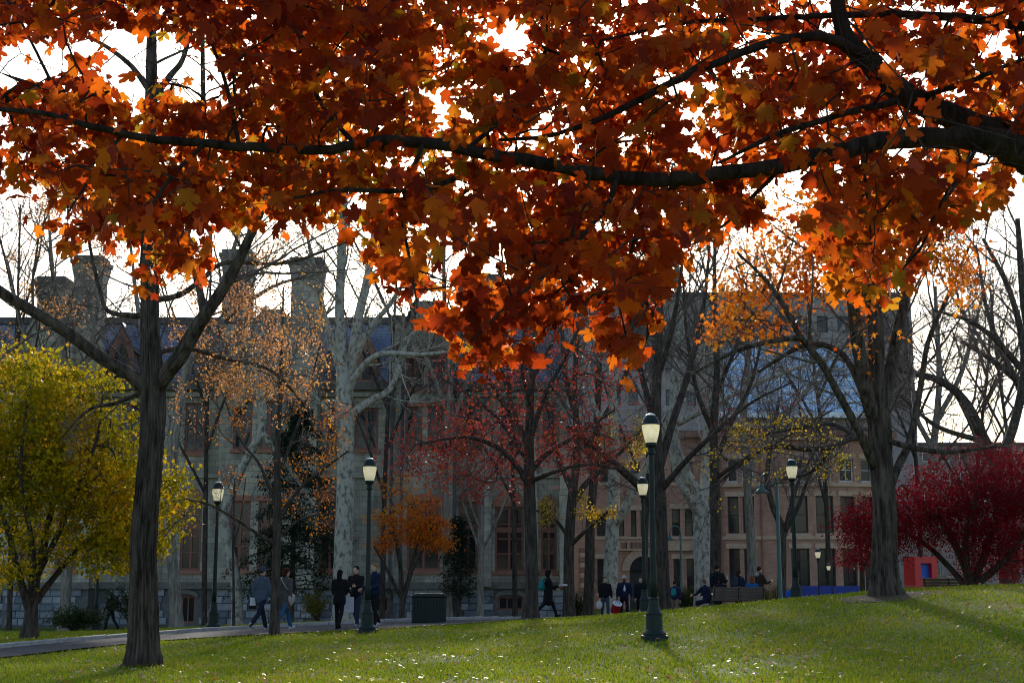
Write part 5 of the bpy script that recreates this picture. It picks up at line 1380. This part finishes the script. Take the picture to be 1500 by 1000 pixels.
spots = [(957, 28.3, 1, 'tall green lamp post standing alone on the open lawn'),
         (539, 36.8, 1, 'green lamp post beside the three people talking at the path edge'),
         (315, 43.6, 1, 'green lamp post before the stone hall, beside the thin sapling'),
         (943.5, 46.5, 1, 'green lamp post half hidden behind the tall lone lamp post'),
         (1165, 44, 1, 'dark lamp post before the rounded brownstone corner, next to the gooseneck lamp'),
         (143, 58, 1, 'lamp post with its head hidden in the yellow tree'),
         (1199, 72, .80, 'short distant lamp post by the blue hoarding, the taller of two'),
         (1214, 86, .68, 'smallest distant lamp post against the brownstone windows')]
for i, (px, D, sc_, lab) in enumerate(spots):
    o = lp if i == 0 else copy_tree(lp)
    x = P(px, 840, D)[0]
    o.location = (x, D, gz(x, D)); o.scale = (sc_, sc_, sc_); o.rotation_euler = (0, 0, .3 * i)
    tag(o, lab, 'lamp post', 'lamp posts on the green')

def gooseneck(px, D, h, lab):
    x = P(px, 840, D)[0]
    r = empty('gooseneck_lamp', (x, D, gz(x, D)), 0, lab, 'street lamp', 'teal gooseneck lamps')
    MB().lathe([(.2, -.1), (.2, .35), (.13, .5), (.11, .9), (.085, 1.0), (.07, h - .6), (.05, h - .5)], 14).build('pole', M['teal_iron'], r, True)
    pts = [(0, 0, h - .55)] + [(-.32 + .32 * math.cos(t), 0, h - .35 + .35 * math.sin(t)) for t in np.linspace(0, math.pi, 12)] + [(-.64, 0, h - .52)]
    a = MB().tube(pts, .035, 8).build('arm', M['teal_iron'], r, True)
    MB().lathe([(.03, h - .48), (.06, h - .52), (.08, h - .62), (.16, h - .70), (.30, h - .82), (.305, h - .84), (.29, h - .84), (.02, h - .70)], 16, (-.64, 0, 0)).build('shade', M['teal_iron'], r, True)
gooseneck(1142, 57, 6.0, 'teal gooseneck lamp arching left before the rounded brownstone corner')
gooseneck(998, 82, 5.3, 'teal gooseneck lamp beside the twisted sycamore')

M['bench_wood'] = pmat('weathered_bench_wood', [(.3, (.07, .055, .045)), (.7, (.15, .12, .10))], 6, .75, .3, stretch=(.4, 6, 6))
def bench(px, D, rz, L, lab):
    x = P(px, 840, D)[0]
    r = empty('park_bench', (x, D, gz(x, D) + .02), rz, lab, 'bench', 'park benches')
    sm = None
    for k in range(5):
        o = MB().box(-L / 2, L / 2, -.015, .015, -.045, .045, .008).build('slat', M['bench_wood'], r) if sm is None else link('slat', sm, r)
        sm = o.data; o.location = (0, -.22 - .03 * k, .50 + .095 * k); o.rotation_euler = (.3, 0, 0)
    for k in range(4):
        o = link('slat', sm, r); o.location = (0, .20 - .105 * k, .44 + .008 * k); o.rotation_euler = (1.5, 0, 0)
    for s in (-1, 0, 1):
        f = MB(); q = s * (L / 2 - .06)
        f.tube([(q, .24, -.05), (q, .22, .25), (q, .24, .42), (q, -.18, .40), (q, -.24, .55), (q, -.37, .95)], .022, 6)
        f.tube([(q, -.18, .40), (q, -.24, .2), (q, -.33, -.05)], .022, 6)
        f.build('leg', M['black_iron'], r)
        if s: MB().tube([(q, -.28, .66), (q, -.1, .68), (q, .15, .68), (q, .25, .62), (q, .26, .44)], .02, 6).build('armrest', M['black_iron'], r)
    return r
bench(1079, 49, .04, 1.85, 'slatted dark wood bench facing away, people gathered around it')
bench(1392, 46.5, -.5, 1.7, 'dark bench beside the red sculpture under the crimson maple')

def bin_():
    x = P(629, 840, 44.6)[0]
    r = empty('trash_bin', (x, 44.6, gz(x, 44.6) + .03), .05, 'wide dark green double trash bin standing on the path', 'trash bin')
    b = MB().box(-.55, .55, -.32, .32, 0, .80, .02).build('body', M['green_iron'], r)
    for k in range(11):
        xx = -.5 + k * .1
        MB().box(xx - .032, xx + .032, -.345, -.322, .06, .74, .004).build('slat', M['green_iron'], r)
    MB().box(-.58, .58, -.36, .36, .802, .86, .015).build('rim', M['green_iron'], r)
    MB().prism([(-.54, .861), (.54, .861), (.50, .90), (.3, .915), (-.3, .915), (-.50, .90)], -.33, .33).build('lid', M['black_iron'], r)
bin_()

M['hoarding'] = pmat('blue_hoarding', [(.3, (.012, .03, .20)), (.7, (.02, .045, .28))], 2, .5, .05)
def hoarding(px0, px1, D, h, lab):
    a, b = P(px0, 840, D)[0], P(px1, 840, D)[0]; g = gz((a + b) / 2, D)
    r = empty('blue_barrier', ((a + b) / 2, D, g), 0, lab, 'barrier')
    n = max(1, round((b - a) / 1.6)); w = (b - a) / n
    for k in range(n):
        MB().box(a - (a + b) / 2 + k * w + .02, a - (a + b) / 2 + (k + 1) * w - .02, -.03, .03, 0, h, .01).build('panel', M['hoarding'], r)
    for k in range(n + 1): MB().box(a - (a + b) / 2 + k * w - .018, a - (a + b) / 2 + k * w + .018, -.05, .05, -.05, h + .05).build('post', M['black_iron'], r)
hoarding(1172, 1264, 74, 1.8, 'long low blue barrier below the rounded brownstone corner')
hoarding(1394, 1424, 56, 1.0, 'short blue barrier beside the red sculpture')

M['red_paint'] = pmat('glossy_red_paint', [(.3, (.50, .014, .018)), (.7, (.60, .02, .024))], 3, .4, .05, spec=.5)
M['blue_paint'] = pmat('blue_paint', [(.3, (.02, .10, .50)), (.7, (.03, .14, .60))], 3, .45, .05)
def sculpture():
    D = 54.0; x = P(1366, 840, D)[0]
    r = empty('red_sculpture', (x, D, gz(x, D)), .25, 'red and blue block sculpture behind the big trunk', 'sculpture')
    MB().box(-1.1, 1.1, -.5, .5, -.1, .16, .02).build('plinth', M['kerb'], r)
    for (x0, x1, z0, z1) in ((-1.0, -.02, .165, 1.22), (.02, 1.0, .165, 1.22), (-1.0, -.02, 1.24, 2.35)):
        b = MB()
        t = .26
        b.box(x0, x0 + t, -.42, .42, z0, z1).box(x1 - t, x1, -.42, .42, z0, z1).box(x0 + t, x1 - t, -.42, .42, z0, z0 + t).box(x0 + t, x1 - t, -.42, .42, z1 - t, z1)
        p = b.build('block', M['red_paint'], r)
        MB().box(x0 + t + .003, x1 - t - .003, -.20, .20, z0 + t + .003, z1 - t - .003).build('inset', M['blue_paint'], p)
sculpture()

# ------------------------------------------------------------------ people
def skinmat(name, c):
    m = pmat(name, [(.3, tuple(q * .9 for q in c)), (.7, c)], 12, .55, .03)
    m.node_tree.nodes['Principled BSDF'].inputs['Subsurface Weight'].default_value = .08
    return m
M['skin'] = skinmat('light_skin', (.52, .32, .24)); M['skin_b'] = skinmat('brown_skin', (.10, .055, .035))
CL = {}
def cloth(c):
    k = tuple(round(q, 3) for q in c)
    if k not in CL: CL[k] = pmat('cloth', [(.3, tuple(q * .75 for q in c)), (.7, c)], 18, .95, .25, spec=.1)
    return CL[k]

def ell(mb, c, r, R=None, n=12, m=8):
    v = []; f = []
    for i in range(m + 1):
        t = math.pi * i / m
        for k in range(n):
            a = 2 * math.pi * k / n
            p = np.array((r[0] * math.sin(t) * math.cos(a), r[1] * math.sin(t) * math.sin(a), -r[2] * math.cos(t)))
            if R is not None: p = R @ p
            v.append(tuple(np.asarray(c) + p))
    for i in range(m):
        for k in range(n):
            k2 = (k + 1) % n; f.append((i * n + k, i * n + k2, (i + 1) * n + k2, (i + 1) * n + k))
    mb.add(v, f)
def cap(mb, a, b, r0, r1, n=10):
    a, b = np.asarray(a, float), np.asarray(b, float); d = norm(b - a)
    pts, rad = [], []
    for t in (80, 55, 25): pts.append(a - d * r0 * math.sin(math.radians(t))); rad.append(r0 * math.cos(math.radians(t)))
    for t in np.linspace(0, 1, 5): pts.append(a * (1 - t) + b * t); rad.append(r0 * (1 - t) + r1 * t)
    for t in (25, 55, 80): pts.append(b + d * r1 * math.sin(math.radians(t))); rad.append(r1 * math.cos(math.radians(t)))
    mb.tube(pts, rad, n)
PENDING = []
def blend(name, mb, mat, parent, vox, keep=None, smooth=3):
    """several overlapping volumes melted into one continuous surface"""
    o = mb.build(name, mat, parent, True)
    md = o.modifiers.new('r', 'REMESH'); md.mode = 'VOXEL'; md.voxel_size = vox; md.use_smooth_shade = True
    sm = o.modifiers.new('s', 'SMOOTH'); sm.factor = .5; sm.iterations = smooth
    PENDING.append((o, keep))
    return o
def settle():
    bpy.context.view_layer.update()
    dg = bpy.context.evaluated_depsgraph_get()
    done = [(o, bpy.data.meshes.new_from_object(o.evaluated_get(dg)), k) for o, k in PENDING]
    for o, me, keep in done:
        o.modifiers.clear()
        if keep is not None:        # fingers stay separate shapes, rooted in the palm
            bm = bmesh.new(); bm.from_mesh(me)
            vs = [bm.verts.new(v) for v in keep.v]
            for f in keep.f:
                try: bm.faces.new([vs[i] for i in f])
                except ValueError: pass
            bm.to_mesh(me); bm.free()
        me.polygons.foreach_set('use_smooth', np.ones(len(me.polygons), bool))
        o.data = me
    PENDING.clear()

def person(label, px, D, H, yaw, stride=0.0, arms=((0, 15), (0, 15)), top=(.02, .02, .025), legs=(.02, .02, .03), shoes=(.03, .03, .03), hair=(.03, .02, .015), hairlen=0.0,
           hat=None, hatkind='beanie', coat=.86, skin='skin', sit=0.0, bend=0.0, shirt=None, hood=None, wide=1.0, group='people around the green', abd=(8, 8)):
    """arms = ((swing fwd, elbow bend) left, right) in degrees; stride in degrees; sit = seat height"""
    s = H / 1.75
    x = P(px, 840, D)[0]
    g = gz(x, D) + .03
    z0 = (sit - .93 * s + .05) if sit else -.012 - .06 * (1 - math.cos(math.radians(stride)))
    J = lambda *q: np.array(q, float) * s
    bn = math.radians(bend)
    def up(p):      # bend the upper body forward at the hip
        p = np.array(p, float); q = p - J(0, 0, .95)
        return J(0, 0, .95) + np.array((q[0], q[1] * math.cos(bn) + q[2] * math.sin(bn), q[2] * math.cos(bn) - q[1] * math.sin(bn)))
    body, jac, tro, fing = MB(), MB(), MB(), MB()
    # legs
    feet = []
    for sd, ph in ((-1, 1), (1, -1)):
        th = math.radians(stride * ph if not sit else 84); kn = math.radians((22 if ph < 0 else 6) * (stride > 2) if not sit else 88)
        hip = J(sd * .09, 0, .92); knee = hip + s * .43 * np.array((sd * .02, math.sin(th), -math.cos(th)))
        t2 = th - kn; ank = knee + s * .41 * np.array((0, math.sin(t2), -math.cos(t2)))
        cap(body, hip, knee, .07 * s, .05 * s); cap(body, knee, ank, .05 * s, .035 * s)
        cap(tro, hip, knee, .092 * s, .068 * s); cap(tro, knee, ank, .07 * s, .056 * s)
        ft = MB(); ell(ft, (0, 0, 0), (.047 * s, .135 * s, .05 * s)); ell(ft, (0, -.06 * s, .035 * s), (.045 * s, .06 * s, .05 * s))
        feet.append((ank, t2 if stride else 0.0, ft))
    ell(tro, J(0, 0, .95), J(.165, .125, .13))
    # torso
    ell(body, up(J(0, 0, 1.25)), J(.15, .09, .25)); ell(body, J(0, 0, 1.0), J(.13, .09, .15)); cap(body, up(J(0, -.005, 1.40)), up(J(0, .015, 1.56)), .05 * s, .048 * s)
    w = wide
    ell(jac, up(J(0, 0, 1.28)), J(.195 * w, .135 * w, .22)); ell(jac, up(J(0, .005, 1.06)), J(.18 * w, .135 * w, .2)); cap(jac, up(J(-.14 * w, -.01, 1.405)), up(J(.14 * w, -.01, 1.405)), .075 * s, .075 * s)
    cap(jac, J(0, 0, 1.0), J(0, 0, coat + .12), .165 * s * w, .17 * s * w); 
    if coat < .8: cap(jac, J(-.06, 0, .95), J(-.07, 0, coat + .1), .135 * s * w, .135 * s * w); cap(jac, J(.06, 0, .95), J(.07, 0, coat + .1), .135 * s * w, .135 * s * w)
    cap(jac, up(J(0, -.012, 1.42)), up(J(0, 0, 1.49)), .08 * s, .07 * s)
    if hood: ell(jac, up(J(0, -.09, 1.45)), J(.11, .07, .07))
    # arms
    hands = []
    for i, sd in enumerate((-1, 1)):
        sw, el = [math.radians(q) for q in arms[i]]; ab = math.radians(abd[i])
        sh = up(J(sd * .19 * w, 0, 1.41))
        e1 = sh + s * .29 * np.array((sd * math.sin(ab), math.sin(sw) * math.cos(ab), -math.cos(sw) * math.cos(ab)))
        t2 = sw + el; inn = -.25 * math.sin(el)
        dv = norm(np.array((sd * (math.sin(ab) * .4 + inn), math.sin(t2), -math.cos(t2)))); wr = e1 + s * .25 * dv
        cap(body, sh, e1, .05 * s, .04 * s); cap(body, e1, wr, .04 * s, .03 * s)
        cap(jac, sh, e1, .072 * s, .06 * s); cap(jac, e1, wr - dv * .02 * s, .06 * s, .048 * s)
        palm = wr + dv * .06 * s; cap(body, wr, palm + dv * .02 * s, .034 * s, .036 * s)
        side = norm(np.cross(dv, np.array((sd, 0.0, .1)))); nrm_ = np.cross(side, dv)
        for k, (o_, L_) in enumerate(((-.028, .065), (-.009, .078), (.010, .074), (.028, .058))):
            b0 = palm + side * o_ * s + dv * .025 * s; m0 = b0 + dv * L_ * .55 * s + nrm_ * .006 * sd * s; e0 = m0 + (dv * .75 - nrm_ * .6 * sd) * L_ * .45 * s
            cap(fing, b0, m0, .0095 * s, .009 * s, 6); cap(fing, m0, e0, .009 * s, .0075 * s, 6)
        tb = wr + dv * .03 * s + side * .034 * s; tm = tb + (dv * .7 + side * .7) * .035 * s
        cap(fing, tb, tm, .012 * s, .0105 * s, 6); cap(fing, tm, tm + (dv * .95 + side * .2) * .03 * s, .0105 * s, .009 * s, 6)
        hands.append(palm + dv * .05 * s)
    # head
    hc = up(J(0, .02, 1.63))
    ell(body, hc, J(.076, .095, .115)); ell(body, hc + J(0, .025, -.06), J(.058, .068, .06)); ell(body, hc + J(0, .098, -.015), J(.013, .02, .026), n=8, m=6)
    for sd in (-1, 1): ell(body, hc + J(sd * .077, -.005, -.01), J(.012, .022, .034), n=8, m=6)
    ell(body, hc + J(0, .088, -.062), J(.024, .012, .009), n=8, m=5); ell(body, hc + J(0, .083, .022), J(.05, .014, .011), n=8, m=5)
    root = blend('person', body, M[skin], None, .027, fing, 1)
    tag(root, label, 'person', group)
    root.location = (x, D, g + z0); root.rotation_euler = (0, 0, -math.radians(yaw))
    blend('jacket', jac, cloth(top), root, .033, None, 2)
    blend('trousers', tro, cloth(legs), root, .033, None, 1)
    for ank, t2, ft in feet:
        o = ft.build('shoe', cloth(shoes), root, True); o.location = tuple(ank + J(0, .05, -.03)); o.rotation_euler = (t2 * .7, 0, 0)
    hr = MB(); ell(hr, hc + J(0, -.018, .028), J(.087, .098, .104)); 
    if hairlen:
        cap(hr, hc + J(0, -.05, .0), hc + J(0, -.085, -hairlen), .082 * s, .07 * s)
    o = hr.build('hair', cloth(hair), root, True)
    ey = MB()
    for sd in (-1, 1): ell(ey, hc + J(sd * .03, .088, -.002), J(.011, .008, .007), n=8, m=5)
    ey.build('eyes', M['black_iron'], root, True)
    if hat is not None:
        ht = MB(); ell(ht, hc + J(0, -.012, .045), J(.096, .112, .10))
        if hatkind == 'cap': ell(ht, hc + J(0, .11, .055), J(.07, .075, .012))
        if hatkind == 'hood': ell(ht, hc + J(0, -.035, .0), J(.11, .11, .14))
        ht.build('hat' if hatkind != 'hood' else 'hood', cloth(hat), root, True)
    if shirt is not None:
        st = MB(); ell(st, up(J(0, .055, 1.24)), J(.075, .10, .21)); st.build('shirt', cloth(shirt), root, True)
    return root, hands, s

def wpos(root, p):
    a = root.rotation_euler[2]; c, q = math.cos(a), math.sin(a)
    return (root.location[0] + c * p[0] - q * p[1], root.location[1] + q * p[0] + c * p[1], root.location[2] + p[2])
def backpack(who, col, label, s=1.0, z=1.22):
    loc = wpos(who, (0, -.235, z))
    r = empty('backpack', loc, who.rotation_euler[2], label, 'backpack')
    b = MB(); ell(b, (0, 0, 0), (.155 * s, .105 * s, .23 * s), n=14, m=10); ell(b, (0, -.06, -.07), (.12 * s, .08 * s, .11 * s)); ell(b, (0, .02, .12), (.13 * s, .08, .10 * s))
    blend('bag_body', b, cloth(col), r, .02)
    b = MB().tube([(-.1, -.09, .16), (-.05, -.12, .19), (.05, -.12, .19), (.1, -.09, .16)], .01, 6); b.build('zip_flap', cloth(tuple(q * .5 for q in col)), r)
    for sd in (-1, 1):
        MB().tube([(sd * .09, .02, .16), (sd * .115, .13, .24), (sd * .125, .30, .20), (sd * .13, .39, .06), (sd * .13, .33, -.10), (sd * .11, .08, -.16)], .018, 6).build('strap', cloth(tuple(q * .5 for q in col)), r)

K, NV = (.012, .012, .014), (.014, .018, .045)
pa, _, _ = person('hooded walker in dark clothes by the shrubs under the yellow tree', 165, 62, 1.72, -70, 16, ((10, 40), (10, 60)), K, (.012, .014, .022), hat=(.014, .016, .016), hatkind='hood', hood=True)
backpack(pa, (.012, .013, .02), 'black backpack worn by the hooded walker')
pb, hb, _ = person('man in slate blue jacket and cap walking beside the slim tree', 384, 38.4, 1.80, 38, 22, ((-12, 20), (14, 15)), (.075, .10, .15), (.018, .022, .04), (.35, .35, .36), hat=(.06, .07, .10), hatkind='cap', coat=.80, wide=1.1)
pc, hc_, _ = person('woman in long grey coat and blue jeans walking behind the slim tree', 419, 38.8, 1.76, 40, 24, ((12, 20), (-8, 15)), (.085, .08, .085), (.03, .10, .20), (.45, .45, .45), hair=(.06, .015, .012), hairlen=.06, coat=.62, wide=1.1)
pd, hd, _ = person('woman all in black with long dark hair, her back to the lawn', 498, 39.6, 1.68, 15, 9, ((10, 30), (22, 75)), K, K, K, hair=(.012, .010, .009), hairlen=.18, coat=.70)
pe, he, _ = person('man in black hooded jacket and jeans facing the woman in black', 522, 41.4, 1.80, 205, 8, ((25, 70), (10, 20)), (.014, .014, .018), (.03, .04, .075), (.28, .28, .3), hair=(.025, .018, .014), hood=True, coat=.84, wide=1.08)
pf, _, _ = person('fair haired man in navy jacket standing behind the lamp post', 549, 40.4, 1.86, 230, 6, ((10, 65), (10, 60)), (.014, .022, .048), K, (.5, .5, .52), hair=(.26, .14, .06), coat=.84, wide=1.08)
pg, hg, _ = person('walker in black coat and head scarf striding right past the red tree', 803, 50.6, 1.76, 82, 25, ((15, 60), (20, 75)), K, (.012, .014, .02), K, hat=(.012, .012, .014), hatkind='hood', coat=.52)
backpack(pg, (.02, .20, .23), 'teal backpack on the striding walker in black', 1.0)
ph_, hh, _ = person('man in black sweater carrying a red drum by his side', 886, 57.4, 1.74, 176, 14, ((6, 8), (6, 10)), K, (.05, .065, .10), K, hair=(.09, .05, .03), coat=.90, abd=(12, 8))
pi_, _, _ = person('man in navy jacket over white shirt wearing a pale beanie', 914, 57.9, 1.80, 178, 16, ((8, 12), (-8, 12)), NV, (.012, .013, .022), (.4, .4, .42), skin='skin_b', hat=(.42, .42, .42), shirt=(.72, .72, .78), coat=.82, wide=1.1, abd=(14, 14))
pj, _, _ = person('short haired man in dark clothes approaching beside the half hidden lamp post', 938, 58.6, 1.78, 184, 12, ((6, 12), (-6, 12)), (.012, .014, .022), K, K, hair=(.05, .035, .028), coat=.86)
pk, _, _ = person('person in navy top and khaki trousers with teal bag, walking away near the dark shrub', 988, 62, 1.74, 20, 14, ((6, 20), (-6, 20)), (.03, .025, .07), (.20, .16, .11), coat=.9)
backpack(pk, (.02, .22, .24), 'small teal backpack near the dark shrub', .85)
pl, hl, _ = person('tall standing man in dark green jacket left of the bench', 1050, 50.6, 1.84, 35, 5, ((10, 30), (25, 80)), (.016, .022, .02), K, hair=(.03, .018, .014), hood=True, coat=.86, wide=1.12)
backpack(pl, (.010, .012, .018), 'large black backpack on the tall man by the bench', 1.15)
pm_, _, _ = person('curly haired man in blue jacket standing behind the bench', 1082, 51.2, 1.66, 50, 5, ((10, 40), (10, 40)), (.022, .03, .065), (.02, .02, .03), hair=(.035, .02, .015), hairlen=.02, coat=.84, wide=1.12)
backpack(pm_, (.05, .055, .075), 'grey blue backpack on the curly haired man', 1.05)
pn, _, _ = person('red haired person in bright blue top seated on the bench', 1101, 49.25, 1.62, 4, 0, ((30, 50), (30, 50)), (.02, .10, .28), K, hair=(.20, .055, .02), hairlen=.10, sit=.50)
po, _, _ = person('dark haired person in dark coat seated on the left end of the bench', 1055, 49.25, 1.62, -6, 0, ((30, 50), (30, 50)), (.02, .018, .025), K, hair=(.012, .011, .011), hairlen=.06, sit=.50)
pp, _, _ = person('standing man in brown jacket with pale grey hood right of the bench', 1112, 50.8, 1.76, 65, 5, ((20, 70), (25, 80)), (.045, .03, .028), K, hair=(.05, .025, .015), coat=.84, wide=1.08)
pq, _, _ = person('person in navy suit crouched on a low seat left of the bench', 1035, 49.8, 1.66, -40, 0, ((40, 40), (40, 40)), (.016, .02, .05), (.018, .02, .05), (.5, .5, .55), hair=(.16, .09, .05), sit=.46, bend=12)
pr, _, _ = person('bald man in bright blue jacket near the blue barrier', 1157, 68, 1.72, 170, 6, ((20, 70), (20, 70)), (.02, .09, .40), (.18, .16, .14), hair=(.40, .27, .21), coat=.86, wide=1.12)
# hood of the brown jacket
hd_ = MB(); ell(hd_, (0, -.10, 1.46), (.12, .085, .075)); hd_.build('hood', cloth((.30, .30, .34)), pp, True)
lg = MB().box(.06, .11, .132, .150, 1.345, 1.38, .004); lg.build('jacket_logo', cloth((.7, .7, .72)), pf)

# carried things
def hang(name, mbs, loc, rz, label, cat):
    r = empty(name, loc, rz, label, cat)
    for nm, mb, mt, sm in mbs: mb.build(nm, mt, r, sm)
    return r
h = wpos(ph_, hh[0])
hang('drum', [('shell', MB().lathe([(.19, -.2), (.195, -.2), (.195, .2), (.19, .2)], 20), cloth((.30, .015, .02)), False), ('skin', MB().lathe([(.195, .2), (.205, .201), (.205, .23), (.19, .235), (.02, .236)], 20), cloth((.62, .62, .66)), False), ('handle', MB().tube([(-.1, 0, .235), (-.07, 0, .30), (.07, 0, .30), (.1, 0, .235)], .012, 6), M['black_iron'], False)],
     (h[0] + .16, h[1] - .1, h[2] - .30), 0, 'red drum with white head carried by the man in black sweater', 'drum').rotation_euler = (.5, .25, 0)
h = wpos(ph_, hh[1])
bgm = MB(); ell(bgm, (0, 0, -.18), (.14, .07, .17)); bgm.tube([(-.05, 0, -.06), (-.02, 0, .0), (.02, 0, .0), (.05, 0, -.06)], .012, 6)
hang('carrier_bag', [('bag', bgm, cloth((.55, .55, .54)), True)], (h[0] - .03, h[1] - .03, h[2]), .2, 'white carrier bag held by the man in black sweater', 'bag')
h = wpos(pg, hg[1])
pap = MB()
for k in range(5): pap.box(-.11, .11, -.15, .15, k * .012, k * .012 + .009)
hang('papers', [('sheets', pap, cloth((.75, .75, .78)), False)], (h[0] + .06, h[1] - .05, h[2] + .02), .4, 'stack of white papers held by the striding walker in black', 'papers')
h = wpos(pb, hb[0])
pf2 = MB().box(-.07, .09, -.006, .006, -.08, .14); pf3 = MB().box(-.10, .12, .008, .02, -.18, .13)
r = hang('folder', [('sheet', pf2, cloth((.62, .62, .70)), False), ('cover', pf3, cloth((.02, .02, .022)), False)], (h[0] - .06, h[1] - .08, h[2] + .03), .2, 'black folder with white sheet held by the man in slate blue', 'folder')
h = wpos(pd, hd[0])
sg = MB().box(-.30, .30, -.02, .02, -.22, .22, .01)
hang('white_board', [('board', sg, cloth((.50, .52, .60)), False), ('handle', MB().tube([(-.08, 0, .22), (-.06, 0, .27), (.06, 0, .27), (.08, 0, .22)], .012, 6), cloth((.3, .3, .35)), False)], (h[0] + .16, h[1] + .34, h[2] - .14), .06, 'white board carried behind the woman in black', 'board')
c = wpos(pc, (.24, .02, .92))
bg_ = MB(); ell(bg_, (0, 0, 0), (.06, .12, .15)); 
hang('shoulder_bag', [('bag', bg_, cloth((.36, .34, .33)), True), ('strap', MB().tube([(.0, .0, .13), (-.06, -.19, .34), (-.20, -.19, .50), (-.36, -.10, .57), (-.40, .0, .585)], .012, 6), cloth((.40, .38, .37)), False)], c, pc.rotation_euler[2], 'pale grey shoulder bag on the woman in the grey coat', 'bag')
h = wpos(pl, hl[1])
hang('phone', [('body', MB().box(-.035, .035, -.006, .006, -.07, .07, .003), cloth((.5, .52, .56)), False)], (h[0], h[1] + .02, h[2] + .08), .5, 'pale phone held up by the tall man by the bench', 'phone')
settle()
